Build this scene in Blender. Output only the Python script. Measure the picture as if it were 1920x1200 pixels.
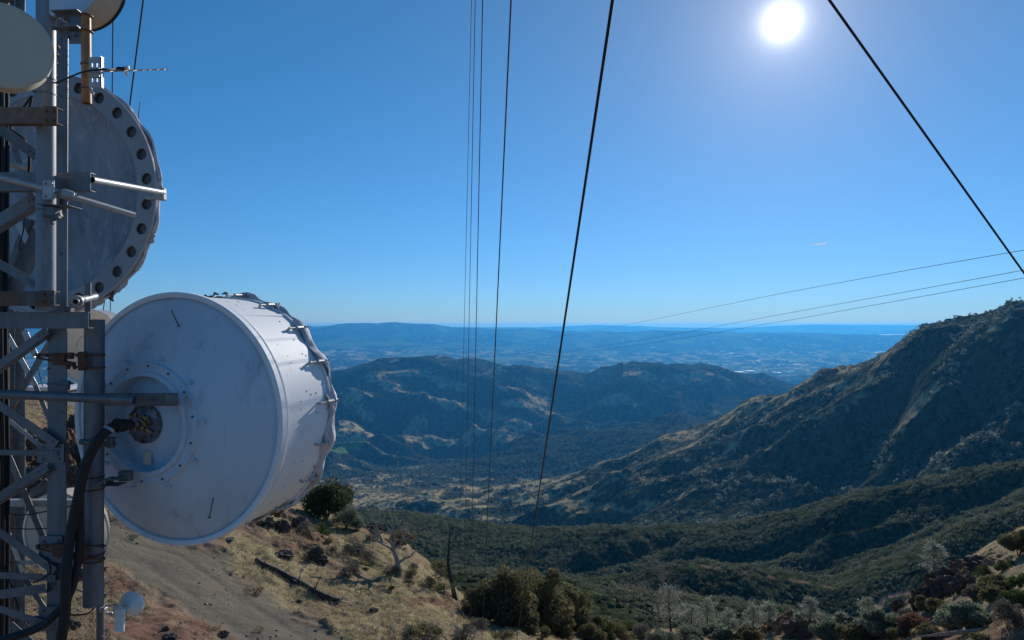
import bpy, math, random
import numpy as np
from mathutils import Vector, Matrix
R = math.radians
for o in list(bpy.data.objects): bpy.data.objects.remove(o)
SC = bpy.context.scene
COL = SC.collection

# ------------------------------------------------------------------ camera, sky, sun, exposure
F = 1250.0                     # focal length in photo pixels (photo 1920 x 1200)
HY = 609.0                     # photo row of the level line
cam = bpy.data.objects.new('camera', bpy.data.cameras.new('camera'))
COL.objects.link(cam); SC.camera = cam
cam.data.sensor_width = 36; cam.data.lens = 36 * F / 1920
cam.data.clip_start = 0.1; cam.data.clip_end = 250000
cam.data.shift_y = (HY-600)/1920
cam.location = (0, 0, 0); cam.rotation_euler = (R(90), 0, 0)
SUN_AZ, SUN_EL = R(22.05), R(22.85)
SUN_DIR = Vector((math.sin(SUN_AZ)*math.cos(SUN_EL), math.cos(SUN_AZ)*math.cos(SUN_EL), math.sin(SUN_EL)))
w = bpy.data.worlds.new('World'); SC.world = w; w.use_nodes = True
nt = w.node_tree; nt.nodes.clear()
def N(nt, t, **k):
    n = nt.nodes.new(t)
    for a, b in k.items(): setattr(n, a, b)
    return n
sky = N(nt, 'ShaderNodeTexSky', sky_type='NISHITA', sun_disc=False, sun_elevation=SUN_EL, sun_rotation=SUN_AZ,
        altitude=1100, air_density=1.0, dust_density=0.0, ozone_density=4.5)
hsv = N(nt, 'ShaderNodeHueSaturation'); hsv.inputs['Saturation'].default_value = 1.22; hsv.inputs['Hue'].default_value = 0.497
gam = N(nt, 'ShaderNodeMix', data_type='RGBA', blend_type='MULTIPLY'); gam.inputs[0].default_value = 1.0; gam.inputs[7].default_value = (1.0, 1.09, 1.0, 1)
bg = N(nt, 'ShaderNodeBackground'); bg.inputs[1].default_value = 0.104
tc = N(nt, 'ShaderNodeTexCoord')
dot = N(nt, 'ShaderNodeVectorMath', operation='DOT_PRODUCT'); dot.inputs[1].default_value = SUN_DIR
nrm = N(nt, 'ShaderNodeVectorMath', operation='NORMALIZE')
ac = N(nt, 'ShaderNodeMath', operation='ARCCOSINE'); ac.use_clamp = False
def mth(op, a, b=None):
    n = N(nt, 'ShaderNodeMath', operation=op)
    for i, v in enumerate((a, b)):
        if v is None: continue
        if isinstance(v, (int, float)): n.inputs[i].default_value = v
        else: nt.links.new(v, n.inputs[i])
    return n.outputs[0]
nt.links.new(tc.outputs['Generated'], nrm.inputs[0]); nt.links.new(nrm.outputs[0], dot.inputs[0])
dcl = mth('MINIMUM', dot.outputs['Value'], 0.9999999)
nt.links.new(dcl, ac.inputs[0])
ang = ac.outputs[0]
core = mth('MULTIPLY', mth('EXPONENT', mth('MULTIPLY', mth('POWER', mth('DIVIDE', ang, 0.0122), 1.15), -1.0)), 4.2)
aur1 = mth('MULTIPLY', mth('EXPONENT', mth('DIVIDE', ang, -0.062)), 0.40)
aur2 = mth('MULTIPLY', mth('EXPONENT', mth('DIVIDE', ang, -0.27)), 0.175)
def bgc(col, fac):
    b = N(nt, 'ShaderNodeBackground'); b.inputs[0].default_value = (*col, 1); nt.links.new(fac, b.inputs[1]); return b.outputs[0]
nt.links.new(sky.outputs[0], hsv.inputs['Color']); nt.links.new(hsv.outputs[0], gam.inputs[6]); 
sepz = N(nt, 'ShaderNodeSeparateXYZ'); nt.links.new(nrm.outputs[0], sepz.inputs[0])
hz = mth('EXPONENT', mth('DIVIDE', mth('MAXIMUM', sepz.outputs[2], 0.0), -0.20))
tn = N(nt, 'ShaderNodeMix', data_type='RGBA', blend_type='MULTIPLY'); nt.links.new(hz, tn.inputs[0]); nt.links.new(gam.outputs[2], tn.inputs[6])
tn.inputs[7].default_value = (0.17, 0.46, 0.91, 1)      # clear mountain air: the sky stays blue down to the horizon
nt.links.new(tn.outputs[2], bg.inputs[0])
def addsh(a, b):
    n = N(nt, 'ShaderNodeAddShader'); nt.links.new(a, n.inputs[0]); nt.links.new(b, n.inputs[1]); return n.outputs[0]
s = addsh(bg.outputs[0], bgc((1, 0.97, 0.93), core)); s = addsh(s, bgc((1, 0.93, 0.97), aur1)); s = addsh(s, bgc((1.0, 0.62, 0.08), aur2))
glow = mth('EXPONENT', mth('DIVIDE', mth('MAXIMUM', sepz.outputs[2], 0.0), -0.028))
s = addsh(s, bgc((0.19, 0.045, 0.02), glow))
out = N(nt, 'ShaderNodeOutputWorld'); nt.links.new(s, out.inputs[0])
sl = bpy.data.lights.new('sun', 'SUN'); sl.energy = 4.3; sl.angle = R(0.5); sl.color = (1, 0.945, 0.87)
so = bpy.data.objects.new('sun', sl); COL.objects.link(so)
so.rotation_euler = SUN_DIR.to_track_quat('Z', 'Y').to_euler(); so.location = (10, 30, 40)
SC.view_settings.view_transform = 'Standard'; SC.view_settings.look = 'None'
SC.view_settings.exposure = 0.0; SC.view_settings.gamma = 1.0; SC.view_settings.use_curve_mapping = False
SC.cycles.max_bounces = 5; SC.cycles.volume_bounces = 0; SC.cycles.transparent_max_bounces = 8

# ------------------------------------------------------------------ helpers
def P(px, py, Y): return Vector(((px-960)/F*Y, Y, -(py-HY)/F*Y))
def tag(o, label=None, cat=None, group=None, kind=None):
    if label: o['label'] = label
    if cat: o['category'] = cat
    if group: o['group'] = group
    if kind: o['kind'] = kind
    return o
def thing(name, label, cat, loc=(0, 0, 0), rotz=0, group=None):
    o = bpy.data.objects.new(name, None); COL.objects.link(o)
    o.location = loc; o.rotation_euler = (0, 0, rotz); o.empty_display_size = 0.3
    return tag(o, label, cat, group)
def wmat(o):
    m = Matrix.LocRotScale(o.location, o.rotation_euler, o.scale)
    return wmat(o.parent) @ o.matrix_parent_inverse @ m if o.parent else m
def mesh_np(name, V, faces, mat, parent=None, smooth=False, local=False):
    V = np.asarray(V, dtype=np.float64)
    me = bpy.data.meshes.new(name)
    me.vertices.add(len(V))
    if isinstance(faces, np.ndarray):
        k = faces.shape[1]; n = len(faces)
        me.loops.add(n*k); me.loops.foreach_set('vertex_index', faces.astype(np.int32).ravel())
        me.polygons.add(n); me.polygons.foreach_set('loop_start', np.arange(0, n*k, k, dtype=np.int32))
        me.polygons.foreach_set('loop_total', np.full(n, k, dtype=np.int32))
    else:
        n = len(faces); tot = [len(f) for f in faces]
        me.loops.add(sum(tot)); me.loops.foreach_set('vertex_index', np.array([i for f in faces for i in f], dtype=np.int32))
        me.polygons.add(n)
        st = np.concatenate([[0], np.cumsum(tot)[:-1]]).astype(np.int32)
        me.polygons.foreach_set('loop_start', st); me.polygons.foreach_set('loop_total', np.array(tot, dtype=np.int32))
    c = V.mean(0) if (parent is None and not local and len(V)) else np.zeros(3)
    me.vertices.foreach_set('co', (V-c).astype(np.float32).ravel())
    me.update(calc_edges=True)
    me.polygons.foreach_set('use_smooth', np.full(len(me.polygons), bool(smooth)))
    o = bpy.data.objects.new(name, me); COL.objects.link(o)
    if mat: me.materials.append(mat)
    if parent is not None:
        o.parent = parent
        if not local: o.matrix_parent_inverse = wmat(parent).inverted()
    else: o.location = Vector(c)
    return o
class MB:
    """collects shapes in world (or local) coordinates; build() links them as ONE mesh object"""
    def __init__(s): s.v = []; s.f = []
    def add(s, vs, fs):
        b = len(s.v); s.v += [tuple(v) for v in vs]; s.f += [tuple(b+i for i in f) for f in fs]; return s
    def box(s, c, size, rot=None, bev=0.0):
        c = Vector(c); a, b, d = [x/2 for x in size]
        M = rot if rot is not None else Matrix.Identity(3)
        k = min(bev, a*0.45, b*0.45, d*0.45)
        if k <= 0:
            vs = [c + M @ Vector((x*a, y*b, z*d)) for x in (-1, 1) for y in (-1, 1) for z in (-1, 1)]
            return s.add(vs, [(0,1,3,2),(4,6,7,5),(0,4,5,1),(2,3,7,6),(0,2,6,4),(1,5,7,3)])
        pts = {}; vs = []
        for x in (-1, 1):
            for y in (-1, 1):
                for z in (-1, 1):
                    for ax in range(3):
                        q = [x*(a-k), y*(b-k), z*(d-k)]; q[ax] = (x, y, z)[ax]*(a, b, d)[ax]
                        pts[(x, y, z, ax)] = len(vs); vs.append(c + M @ Vector(q))
        fs = []
        for ax in range(3):
            o1, o2 = [i for i in range(3) if i != ax]
            for sgn in (-1, 1):
                q = []
                for u, v in ((-1,-1),(1,-1),(1,1),(-1,1)):
                    t = [0,0,0]; t[ax] = sgn; t[o1] = u; t[o2] = v; q.append(pts[(*t, ax)])
                fs.append(tuple(q))
        for ax in range(3):
            o1, o2 = [i for i in range(3) if i != ax]
            for u in (-1, 1):
                for v in (-1, 1):
                    t = [0,0,0]; t[o1] = u; t[o2] = v
                    t0 = list(t); t0[ax] = -1; t1 = list(t); t1[ax] = 1
                    fs.append((pts[(*t0,o1)], pts[(*t1,o1)], pts[(*t1,o2)], pts[(*t0,o2)]))
        for x in (-1, 1):
            for y in (-1, 1):
                for z in (-1, 1): fs.append((pts[(x,y,z,0)], pts[(x,y,z,1)], pts[(x,y,z,2)]))
        return s.add(vs, fs)
    def beam(s, p0, p1, wd, ht, up=(0, 0, 1), bev=0.004):
        p0 = Vector(p0); p1 = Vector(p1); d = (p1-p0); L = d.length; d.normalize()
        x = d.cross(Vector(up));
        if x.length < 1e-4: x = d.cross(Vector((0, 1, 0)))
        x.normalize(); z = x.cross(d)
        M = Matrix((x, d, z)).transposed()
        return s.box((p0+p1)/2, (wd, L, ht), M, bev)
    def channel(s, p0, p1, ht, dp, th=0.012, up=(0, 0, 1), side=1):
        """C section: web facing sideways with two flanges"""
        p0 = Vector(p0); p1 = Vector(p1); d = (p1-p0).normalized(); x = d.cross(Vector(up)).normalized()*side; z = Vector(up)
        s.beam(p0, p1, th, ht, up)
        for q in (-1, 1):
            o = z*q*(ht/2-th/2) - x*(dp/2)
            s.beam(p0+o, p1+o, dp-th-0.002, th, up)
        return s
    def angle(s, p0, p1, a, th=0.012, n1=(1, 0, 0), n2=(0, 1, 0)):
        """L section: flanges spread along n1 and n2"""
        p0 = Vector(p0); p1 = Vector(p1); n1 = Vector(n1); n2 = Vector(n2)
        d = (p1-p0).normalized(); n1 = (n1-d*n1.dot(d)).normalized(); n2 = (n2-d*n2.dot(d)); n2 = (n2-n1*n2.dot(n1)).normalized()
        L = (p1-p0).length; m = (p0+p1)/2; M = Matrix((n1, d, n2)).transposed()
        s.box(m+n1*a/2, (a, L, th), M, 0.003)
        s.box(m+n2*(a/2+th/2), (th, L, a-th-0.003), M, 0.003)
        return s
    def tube(s, pts, r, n=12, cap=True):
        pts = [Vector(p) for p in pts]; m = len(pts)
        rs = r if isinstance(r, (list, tuple)) else [r]*m
        d = (pts[1]-pts[0]).normalized(); a = d.orthogonal().normalized(); rings = []; vs = []
        for i, p in enumerate(pts):
            t = (pts[min(i+1, m-1)]-pts[max(i-1, 0)]).normalized()
            a = (a - t*a.dot(t)).normalized(); b = t.cross(a)
            for k in range(n):
                th = 2*math.pi*k/n; vs.append(p + (a*math.cos(th)+b*math.sin(th))*rs[i])
        fs = []
        for i in range(m-1):
            for k in range(n):
                k2 = (k+1) % n; fs.append((i*n+k, i*n+k2, (i+1)*n+k2, (i+1)*n+k))
        if cap: fs.append(tuple(range(n))[::-1]); fs.append(tuple((m-1)*n+k for k in range(n)))
        return s.add(vs, fs)
    def pipe(s, p0, p1, r, wall=0.006, n=28):
        """open ended pipe with a wall"""
        p0 = Vector(p0); p1 = Vector(p1); d = (p1-p0).normalized()
        return s.lathe(p0, d, [(0, r-wall), (0, r), ((p1-p0).length, r), ((p1-p0).length, r-wall), (0, r-wall)], n)
    def lathe(s, o, axis, prof, n=48, a0=0, a1=2*math.pi, up=(0, 0, 1)):
        o = Vector(o); ax = Vector(axis).normalized(); u = Vector(up); u = (u-ax*u.dot(ax))
        u = u.normalized() if u.length > 1e-5 else ax.orthogonal().normalized(); v = ax.cross(u)
        full = abs(a1-a0-2*math.pi) < 1e-6; m = n if full else n+1; vs = []; fs = []
        for (t, r) in prof:
            for k in range(m):
                th = a0+(a1-a0)*k/n; vs.append(o+ax*t+(u*math.cos(th)+v*math.sin(th))*r)
        for i in range(len(prof)-1):
            for k in range(n):
                k2 = (k+1) % m if full else k+1
                fs.append((i*m+k, i*m+k2, (i+1)*m+k2, (i+1)*m+k))
        return s.add(vs, fs)
    def bolt(s, p, d, r=0.014, h=0.014): return s.lathe(p, d, [(0, r), (h, r), (h, 0.0005)], 6)
    def build(s, name, mat, parent=None, smooth=False):
        o = mesh_np(name, s.v, s.f, mat, parent, False)
        if smooth:
            me = o.data; me.polygons.foreach_set('use_smooth', np.full(len(me.polygons), True))
            me.set_sharp_from_angle(angle=R(35))
        return o

# ------------------------------------------------------------------ materials
def newmat(name):
    m = bpy.data.materials.new(name); m.use_nodes = True; nt = m.node_tree; nt.nodes.clear()
    b = nt.nodes.new('ShaderNodeBsdfPrincipled'); o = nt.nodes.new('ShaderNodeOutputMaterial'); nt.links.new(b.outputs[0], o.inputs[0])
    return m, nt, b
def noise(nt, scale, detail=4, rough=0.6, vec=None, dist=0.0):
    n = nt.nodes.new('ShaderNodeTexNoise'); n.inputs['Scale'].default_value = scale; n.inputs['Detail'].default_value = detail
    n.inputs['Roughness'].default_value = rough; n.inputs['Distortion'].default_value = dist
    if vec is None: vec = coord(nt)
    nt.links.new(vec, n.inputs['Vector']); return n.outputs['Fac']
def coord(nt, sc=None, which='Object'):
    c = nt.nodes.new('ShaderNodeTexCoord').outputs[which]
    if sc is None: return c
    m = nt.nodes.new('ShaderNodeMapping'); m.inputs['Scale'].default_value = sc; nt.links.new(c, m.inputs['Vector']); return m.outputs[0]
def ramp(nt, f, a, b):
    n = nt.nodes.new('ShaderNodeMapRange'); n.inputs['From Min'].default_value = a; n.inputs['From Max'].default_value = b
    nt.links.new(f, n.inputs['Value']); return n.outputs[0]
def mix(nt, f, a, b):
    n = nt.nodes.new('ShaderNodeMix'); n.data_type = 'RGBA'
    if isinstance(f, (int, float)): n.inputs[0].default_value = f
    else: nt.links.new(f, n.inputs[0])
    for i, v in ((6, a), (7, b)):
        if isinstance(v, tuple): n.inputs[i].default_value = (*v, 1)
        else: nt.links.new(v, n.inputs[i])
    return n.outputs[2]
def bump(nt, b, h, strength, dist=0.02):
    n = nt.nodes.new('ShaderNodeBump'); n.inputs['Strength'].default_value = strength; n.inputs['Distance'].default_value = dist
    nt.links.new(h, n.inputs['Height']); nt.links.new(n.outputs[0], b.inputs['Normal'])
def paint(name, c1, c2, scale=3, rough=0.5, metal=0.0, lo=0.4, hi=0.7, c3=None, s3=18, lo3=0.62, hi3=0.72, bs=0.15, stretch=None):
    m, nt, b = newmat(name); v = coord(nt, stretch)
    f = ramp(nt, noise(nt, scale, 6, 0.65, v, 0.3), lo, hi); c = mix(nt, f, c1, c2)
    if c3: c = mix(nt, ramp(nt, noise(nt, s3, 5, 0.7, v, 0.6), lo3, hi3), c, c3)
    nt.links.new(c, b.inputs['Base Color']); b.inputs['Roughness'].default_value = rough; b.inputs['Metallic'].default_value = metal
    bump(nt, b, noise(nt, scale*12, 4, 0.6), bs, 0.01)
    return m
M = {}
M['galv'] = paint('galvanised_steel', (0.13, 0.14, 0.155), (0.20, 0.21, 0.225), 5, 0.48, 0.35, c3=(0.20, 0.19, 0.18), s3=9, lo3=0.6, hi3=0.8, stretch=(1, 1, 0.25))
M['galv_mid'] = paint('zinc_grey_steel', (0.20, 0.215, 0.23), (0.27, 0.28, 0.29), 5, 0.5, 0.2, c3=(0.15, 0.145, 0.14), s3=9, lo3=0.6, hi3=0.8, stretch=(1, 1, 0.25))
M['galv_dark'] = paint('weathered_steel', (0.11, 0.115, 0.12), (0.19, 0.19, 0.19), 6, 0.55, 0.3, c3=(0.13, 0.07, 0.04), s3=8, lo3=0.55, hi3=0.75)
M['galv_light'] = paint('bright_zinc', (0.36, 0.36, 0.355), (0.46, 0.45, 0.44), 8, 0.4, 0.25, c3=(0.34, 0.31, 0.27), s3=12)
M['rust'] = paint('rusted_steel', (0.16, 0.07, 0.035), (0.09, 0.045, 0.03), 20, 0.85, 0.1, c3=(0.24, 0.10, 0.045), s3=30, bs=0.5)
M['rustbeam'] = paint('rust_stained_steel', (0.10, 0.075, 0.06), (0.17, 0.15, 0.14), 7, 0.7, 0.15, c3=(0.19, 0.085, 0.04), s3=5, lo3=0.5, hi3=0.7, bs=0.4, stretch=(1, 1, 0.4))
M['ochre'] = paint('ochre_painted_pipe', (0.42, 0.19, 0.055), (0.30, 0.13, 0.04), 9, 0.5, 0.1, c3=(0.16, 0.08, 0.035), s3=12)
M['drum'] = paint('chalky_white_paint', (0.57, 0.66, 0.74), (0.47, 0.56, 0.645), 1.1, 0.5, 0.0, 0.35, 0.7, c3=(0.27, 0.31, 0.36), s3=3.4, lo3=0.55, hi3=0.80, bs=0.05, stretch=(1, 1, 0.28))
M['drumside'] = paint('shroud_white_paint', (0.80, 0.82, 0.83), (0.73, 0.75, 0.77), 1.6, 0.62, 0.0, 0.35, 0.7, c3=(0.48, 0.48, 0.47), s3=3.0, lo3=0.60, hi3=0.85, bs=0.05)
M['cream'] = paint('cream_radome', (0.62, 0.58, 0.47), (0.55, 0.52, 0.43), 3, 0.45, 0.0, bs=0.03)
M['tan'] = paint('weathered_tan_radome', (0.56, 0.49, 0.38), (0.48, 0.42, 0.34), 5, 0.5, 0.0, c3=(0.3, 0.25, 0.2), s3=7)
M['fabric'] = paint('torn_cover_fabric', (0.62, 0.58, 0.60), (0.48, 0.45, 0.47), 7, 0.85, 0.0, c3=(0.16, 0.14, 0.14), s3=8, lo3=0.6, hi3=0.72, bs=0.5)
M['black'] = paint('black_cable_jacket', (0.008, 0.008, 0.009), (0.013, 0.013, 0.013), 15, 0.65, 0.0, bs=0.1)
M['wire'] = paint('weathered_wire_rope', (0.018, 0.017, 0.017), (0.03, 0.026, 0.024), 15, 0.85, 0.0, bs=0.1)
M['white_plastic'] = paint('white_plastic', (0.84, 0.83, 0.80), (0.76, 0.75, 0.72), 20, 0.4, 0.0, bs=0.03)
M['hubglass'] = paint('smoked_feed_cover', (0.14, 0.16, 0.20), (0.24, 0.25, 0.28), 14, 0.25, 0.1, c3=(0.06, 0.055, 0.06), s3=20, lo3=0.5, hi3=0.6)
M['brass'] = paint('tarnished_brass', (0.30, 0.2, 0.10), (0.2, 0.13, 0.08), 14, 0.4, 0.5)
M['deadwood'] = paint('silvered_deadwood', (0.33, 0.30, 0.27), (0.20, 0.17, 0.15), 6, 0.9, 0, c3=(0.05, 0.04, 0.035), s3=5, bs=0.5)
M['charwood'] = paint('charred_wood', (0.030, 0.026, 0.024), (0.06, 0.05, 0.045), 6, 0.9, 0, c3=(0.28, 0.26, 0.24), s3=3, lo3=0.66, hi3=0.7, bs=0.5)
M['bark'] = paint('grey_bark', (0.10, 0.085, 0.07), (0.16, 0.14, 0.12), 10, 0.9, 0, bs=0.6)
M['rock'] = paint('red_brown_chert', (0.100, 0.074, 0.060), (0.058, 0.047, 0.042), 1.6, 0.92, 0, c3=(0.24, 0.17, 0.12), s3=2.5, lo3=0.58, hi3=0.75, bs=0.9)
M['rockgrey'] = paint('grey_rubble', (0.20, 0.19, 0.18), (0.12, 0.11, 0.10), 5, 0.9, 0, bs=0.6)
M['concrete_roof'] = paint('pale_roof', (0.55, 0.56, 0.58), (0.45, 0.46, 0.48), 2, 0.7)
M['townwall'] = paint('pale_town_wall', (0.75, 0.72, 0.68), (0.6, 0.6, 0.6), 0.01, 0.7)
def leafmat(name, c1, c2, c3, trans=0.25):
    m, nt, b = newmat(name)
    f = noise(nt, 1.3, 3, 0.7)
    g = nt.nodes.new('ShaderNodeNewGeometry').outputs['Random Per Island']
    c = mix(nt, ramp(nt, f, 0.35, 0.65), c1, c2); c = mix(nt, ramp(nt, g, 0.4, 1.0), c, c3)
    nt.links.new(c, b.inputs['Base Color']); b.inputs['Roughness'].default_value = 0.75; b.inputs['Specular IOR Level'].default_value = 0.12
    t = nt.nodes.new('ShaderNodeBsdfTranslucent'); nt.links.new(c, t.inputs[0])
    ms = nt.nodes.new('ShaderNodeMixShader'); ms.inputs[0].default_value = trans
    o = [n for n in nt.nodes if n.type == 'OUTPUT_MATERIAL'][0]
    nt.links.new(b.outputs[0], ms.inputs[1]); nt.links.new(t.outputs[0], ms.inputs[2]); nt.links.new(ms.outputs[0], o.inputs[0])
    return m
M['oak'] = leafmat('oak_foliage', (0.045, 0.065, 0.025), (0.075, 0.095, 0.04), (0.13, 0.14, 0.065), 0.35)
M['olive'] = leafmat('olive_shrub_foliage', (0.095, 0.10, 0.042), (0.155, 0.145, 0.068), (0.24, 0.21, 0.115), 0.4)
M['greybush'] = leafmat('grey_twiggy_shrub', (0.17, 0.15, 0.115), (0.11, 0.105, 0.085), (0.25, 0.22, 0.17))
M['sage'] = leafmat('sage_green_foliage', (0.12, 0.155, 0.10), (0.17, 0.205, 0.14), (0.24, 0.27, 0.20), 0.4)
M['pine'] = leafmat('grey_pine_needles', (0.22, 0.25, 0.19), (0.28, 0.31, 0.25), (0.36, 0.38, 0.32), 0.45)
M['green'] = leafmat('bright_green_shrub', (0.05, 0.085, 0.02), (0.075, 0.11, 0.03), (0.12, 0.15, 0.05))
M['redbush'] = leafmat('reddish_dry_shrub', (0.22, 0.11, 0.07), (0.16, 0.10, 0.06), (0.28, 0.17, 0.10))
M['drygrass'] = leafmat('dry_grass_blades', (0.42, 0.34, 0.20), (0.33, 0.27, 0.15), (0.52, 0.44, 0.28))
# ------------------------------------------------------------------ numpy noise
def h2(ix, iy, seed):
    with np.errstate(over='ignore'):
        h = (ix.astype(np.int64)*374761393 + iy.astype(np.int64)*668265263 + seed*1442695041) & 0xffffffff
        h = ((h ^ (h >> 13))*1274126177) & 0xffffffff; h = ((h ^ (h >> 16))*2246822519) & 0xffffffff
        return ((h ^ (h >> 15)) & 0xffffff)/16777216.0
def gn(x, y, seed=0):
    ix = np.floor(x); iy = np.floor(y); fx = x-ix; fy = y-iy
    u = fx*fx*fx*(fx*(fx*6-15)+10); v = fy*fy*fy*(fy*(fy*6-15)+10); r = 0
    for dx in (0, 1):
        for dy in (0, 1):
            a = h2(ix+dx, iy+dy, seed)*2*np.pi
            g = np.cos(a)*(fx-dx)+np.sin(a)*(fy-dy)
            r = r + g*(u if dx else 1-u)*(v if dy else 1-v)
    return r*1.5
def fbm(x, y, o=4, seed=0, gain=0.5):
    s = 0; a = 1
    for i in range(o): s = s + a*gn(x*2**i+i*17.3, y*2**i-i*9.1, seed+i); a *= gain
    return s
def ridged(x, y, o=4, seed=0):
    s = 0; a = 1; w = 1
    for i in range(o):
        n = 1-(np.sqrt(gn(x*2**i+i*31.7, y*2**i+i*11.9, seed+i)**2+0.012)-0.06)*1.6; n = np.clip(n, 0, 1)**2*w
        s = s + a*n; w = np.clip(n*1.5, 0, 1); a *= 0.5
    return s
def domes(x, y, seed=0, jit=0.9):
    """field of rounded tree / shrub crowns, 0..1, and a random id"""
    ix = np.floor(x); iy = np.floor(y); best = np.zeros_like(x); rid = np.zeros_like(x)
    for dx in (-1, 0, 1):
        for dy in (-1, 0, 1):
            cx = ix+dx; cy = iy+dy
            px = cx+0.5+(h2(cx, cy, seed)-0.5)*jit; py = cy+0.5+(h2(cx, cy, seed+7)-0.5)*jit
            r = 0.45+0.4*h2(cx, cy, seed+13); hh = 0.45+0.55*h2(cx, cy, seed+19)
            d = ((x-px)**2+(y-py)**2)/(r*r); q = np.sqrt(np.clip(1-d, 0, 1))*hh
            k = q > best; best = np.where(k, q, best); rid = np.where(k, h2(cx, cy, seed+29), rid)
    return best, rid
def smst(x, a, b):
    t = np.clip((x-a)/(b-a), 0, 1); return t*t*(3-2*t)

# ------------------------------------------------------------------ the lie of the land: crest and valley lines
# every line: (photo x, photo y, distance) knots; from near to far.  Heights are interpolated between the lines.
LINES = [
 [(-400,2300,6),(300,2300,6),(960,2500,6),(2300,2100,6)],
 [(-400,1150,20),(200,1200,22),(600,1215,25),(900,1215,29),(1050,1215,36),(1200,1230,48),(1500,1230,50),(1700,1215,42),(1920,1195,33),(2300,1180,30)],
 [(-400,700,40),(0,752,45),(150,772,48),(300,850,50),(450,915,52),(560,945,54),(640,972,55),(669,978,55),(768,1025,50),(803,1057,48),(856,1118,43),(902,1150,41),(975,1166,42),(1019,1185,48),(1100,1188,55),(1200,1185,65),(1350,1185,75),(1420,1178,72),(1470,1168,68),(1530,1172,66),(1600,1175,64),(1680,1150,62),(1720,1115,62),(1760,1085,64),(1800,1060,65),(1862,1022,62),(1920,996,60),(2000,975,58),(2300,900,55)],
 [(-400,1300,120),(600,1290,115),(1000,1270,115),(1500,1290,115),(1920,1230,120),(2300,1200,120)],
 [(-400,1100,190),(700,1070,190),(900,1076,190),(1000,1082,190),(1160,1100,190),(1300,1115,190),(1350,1131,192),(1460,1140,195),(1500,1155,200),(1560,1163,205),(1700,1165,205),(1920,1120,205),(2300,1080,205)],
 [(-400,1300,275),(700,1300,275),(1000,1320,275),(1300,1318,275),(1560,1310,272),(1700,1220,270),(1920,1110,270),(2300,1060,270)],
 [(-400,1050,360),(700,1045,360),(1000,1085,360),(1150,1090,360),(1180,1087,360),(1240,1073,355),(1275,1061,350),(1310,1057,348),(1400,1070,345),(1500,1092,342),(1560,1104,340),(1645,1072,336),(1695,1052,332),(1732,1030,330),(1795,992,330),(1920,948,330),(2200,900,330)],
 [(-400,1190,480),(1000,1195,480),(1300,1190,480),(1500,1112,468),(1560,1095,465),(1695,1055,455),(1800,1022,448),(1920,985,440),(2300,930,430)],
 [(-400,960,760),(600,960,750),(760,972,720),(870,990,700),(1000,1003,680),(1160,1001,650),(1300,1002,640),(1400,990,620),(1500,965,600),(1560,945,580),(1640,927,570),(1695,913,566),(1800,893,560),(1920,870,540),(2300,800,520)],
 [(-400,1150,1200),(760,1141,1200),(1160,1070,1000),(1500,1003,900),(1700,960,820),(1920,917,750),(2300,860,720)],
 [(-400,945,2650),(300,940,2650),(600,935,2650),(800,925,2620),(914,916,2600),(1003,909,2500),(1056,896,2440),(1091,886,2400),(1162,865,2350),(1233,833,2200),(1311,804,2100),(1375,780,2000),(1417,758,1950),(1463,744,1850),(1516,723,1750),(1537,707,1720),(1576,693,1660),(1615,684,1600),(1665,656,1500),(1711,627,1420),(1732,614,1400),(1778,606,1340),(1842,594,1270),(1880,580,1230),(1892,573,1215),(1905,572,1205),(1920,570,1200),(2060,566,1180),(2300,566,1150)],
 [(-400,912,3300),(600,911,3300),(900,910,3300),(1091,900,3150),(1233,880,3000),(1463,840,2700),(1732,750,2300),(1920,700,2000),(2300,650,1900)],
 [(-400,890,3900),(560,888,3900),(716,876,3900),(780,868,3900),(879,857,3900),(985,843,3900),(1060,822,3900),(1144,806,3900),(1233,790,3900),(1360,775,3900),(1450,762,3900),(1700,740,3900),(2300,700,3900)],
 [(-400,838,4550),(700,838,4550),(900,836,4550),(1233,806,4500),(1450,775,4500),(1700,760,4500),(2300,720,4500)],
 [(-400,730,6500),(0,742,6500),(300,745,6500),(560,716,6500),(617,698,6450),(666,684,6450),(709,674,6500),(787,671,6500),(879,673,6600),(914,680,6600),(950,687,6500),(1020,689,6400),(1091,706,6300),(1127,695,6200),(1162,685,6100),(1233,682,6100),(1346,692,6100),(1399,701,6000),(1438,712,5900),(1475,727,5800),(1540,752,5600),(1700,780,5500),(2300,800,5500)],
 [(-400,733,8600),(1300,733,8600),(2300,733,8600)],
 [(-400,688,12500),(1000,690,12500),(1400,696,12500),(2300,690,12500)],
 [(-400,657,18500),(600,655,18500),(1000,658,18500),(2300,659,18500)],
 [(-400,613,25000),(300,613,25000),(560,611.5,25000),(666,607.5,25000),(730,606.3,25000),(776,607.5,25000),(790,609.5,25000),(861,611,25000),(950,616,25000),(1020,617,24500),(1060,624,23500),(1120,622,23000),(1183,625,22500),(1220,621,22000),(1240,620,22000),(1382,625,22000),(1523,627,22000),(1700,631,22000),(2300,632,22000)],
 [(-400,634,29000),(2300,634,29000)],
 [(-400,628.5,32000),(2300,628.5,32000)],
 [(-400,623,36000),(2300,623,36000)],
 [(-400,612,40000),(900,613,40000),(1000,614,40000),(1112,609.5,40000),(1141,610,40000),(1200,611,40000),(1240,613,40000),(1330,614.5,40000),(1400,614,40000),(1460,611,40000),(1523,608.5,40000),(1600,609,40000),(1700,610,40000),(1800,612,40000),(2300,612,40000)],
 [(-400,616,43000),(2300,616,43000)],
]
UG = np.linspace(-1.25, 1.15, 1601)
LY = []; LZ = []
for Lk in LINES:
    a = np.array(Lk, float); u = (a[:, 0]-960)/F
    yy = np.interp(UG, u, a[:, 2]); pp = np.interp(UG, u, a[:, 1])
    LY.append(yy); LZ.append(-(pp-HY)/F*yy)
LY = np.array(LY); LZ = np.array(LZ)
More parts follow.
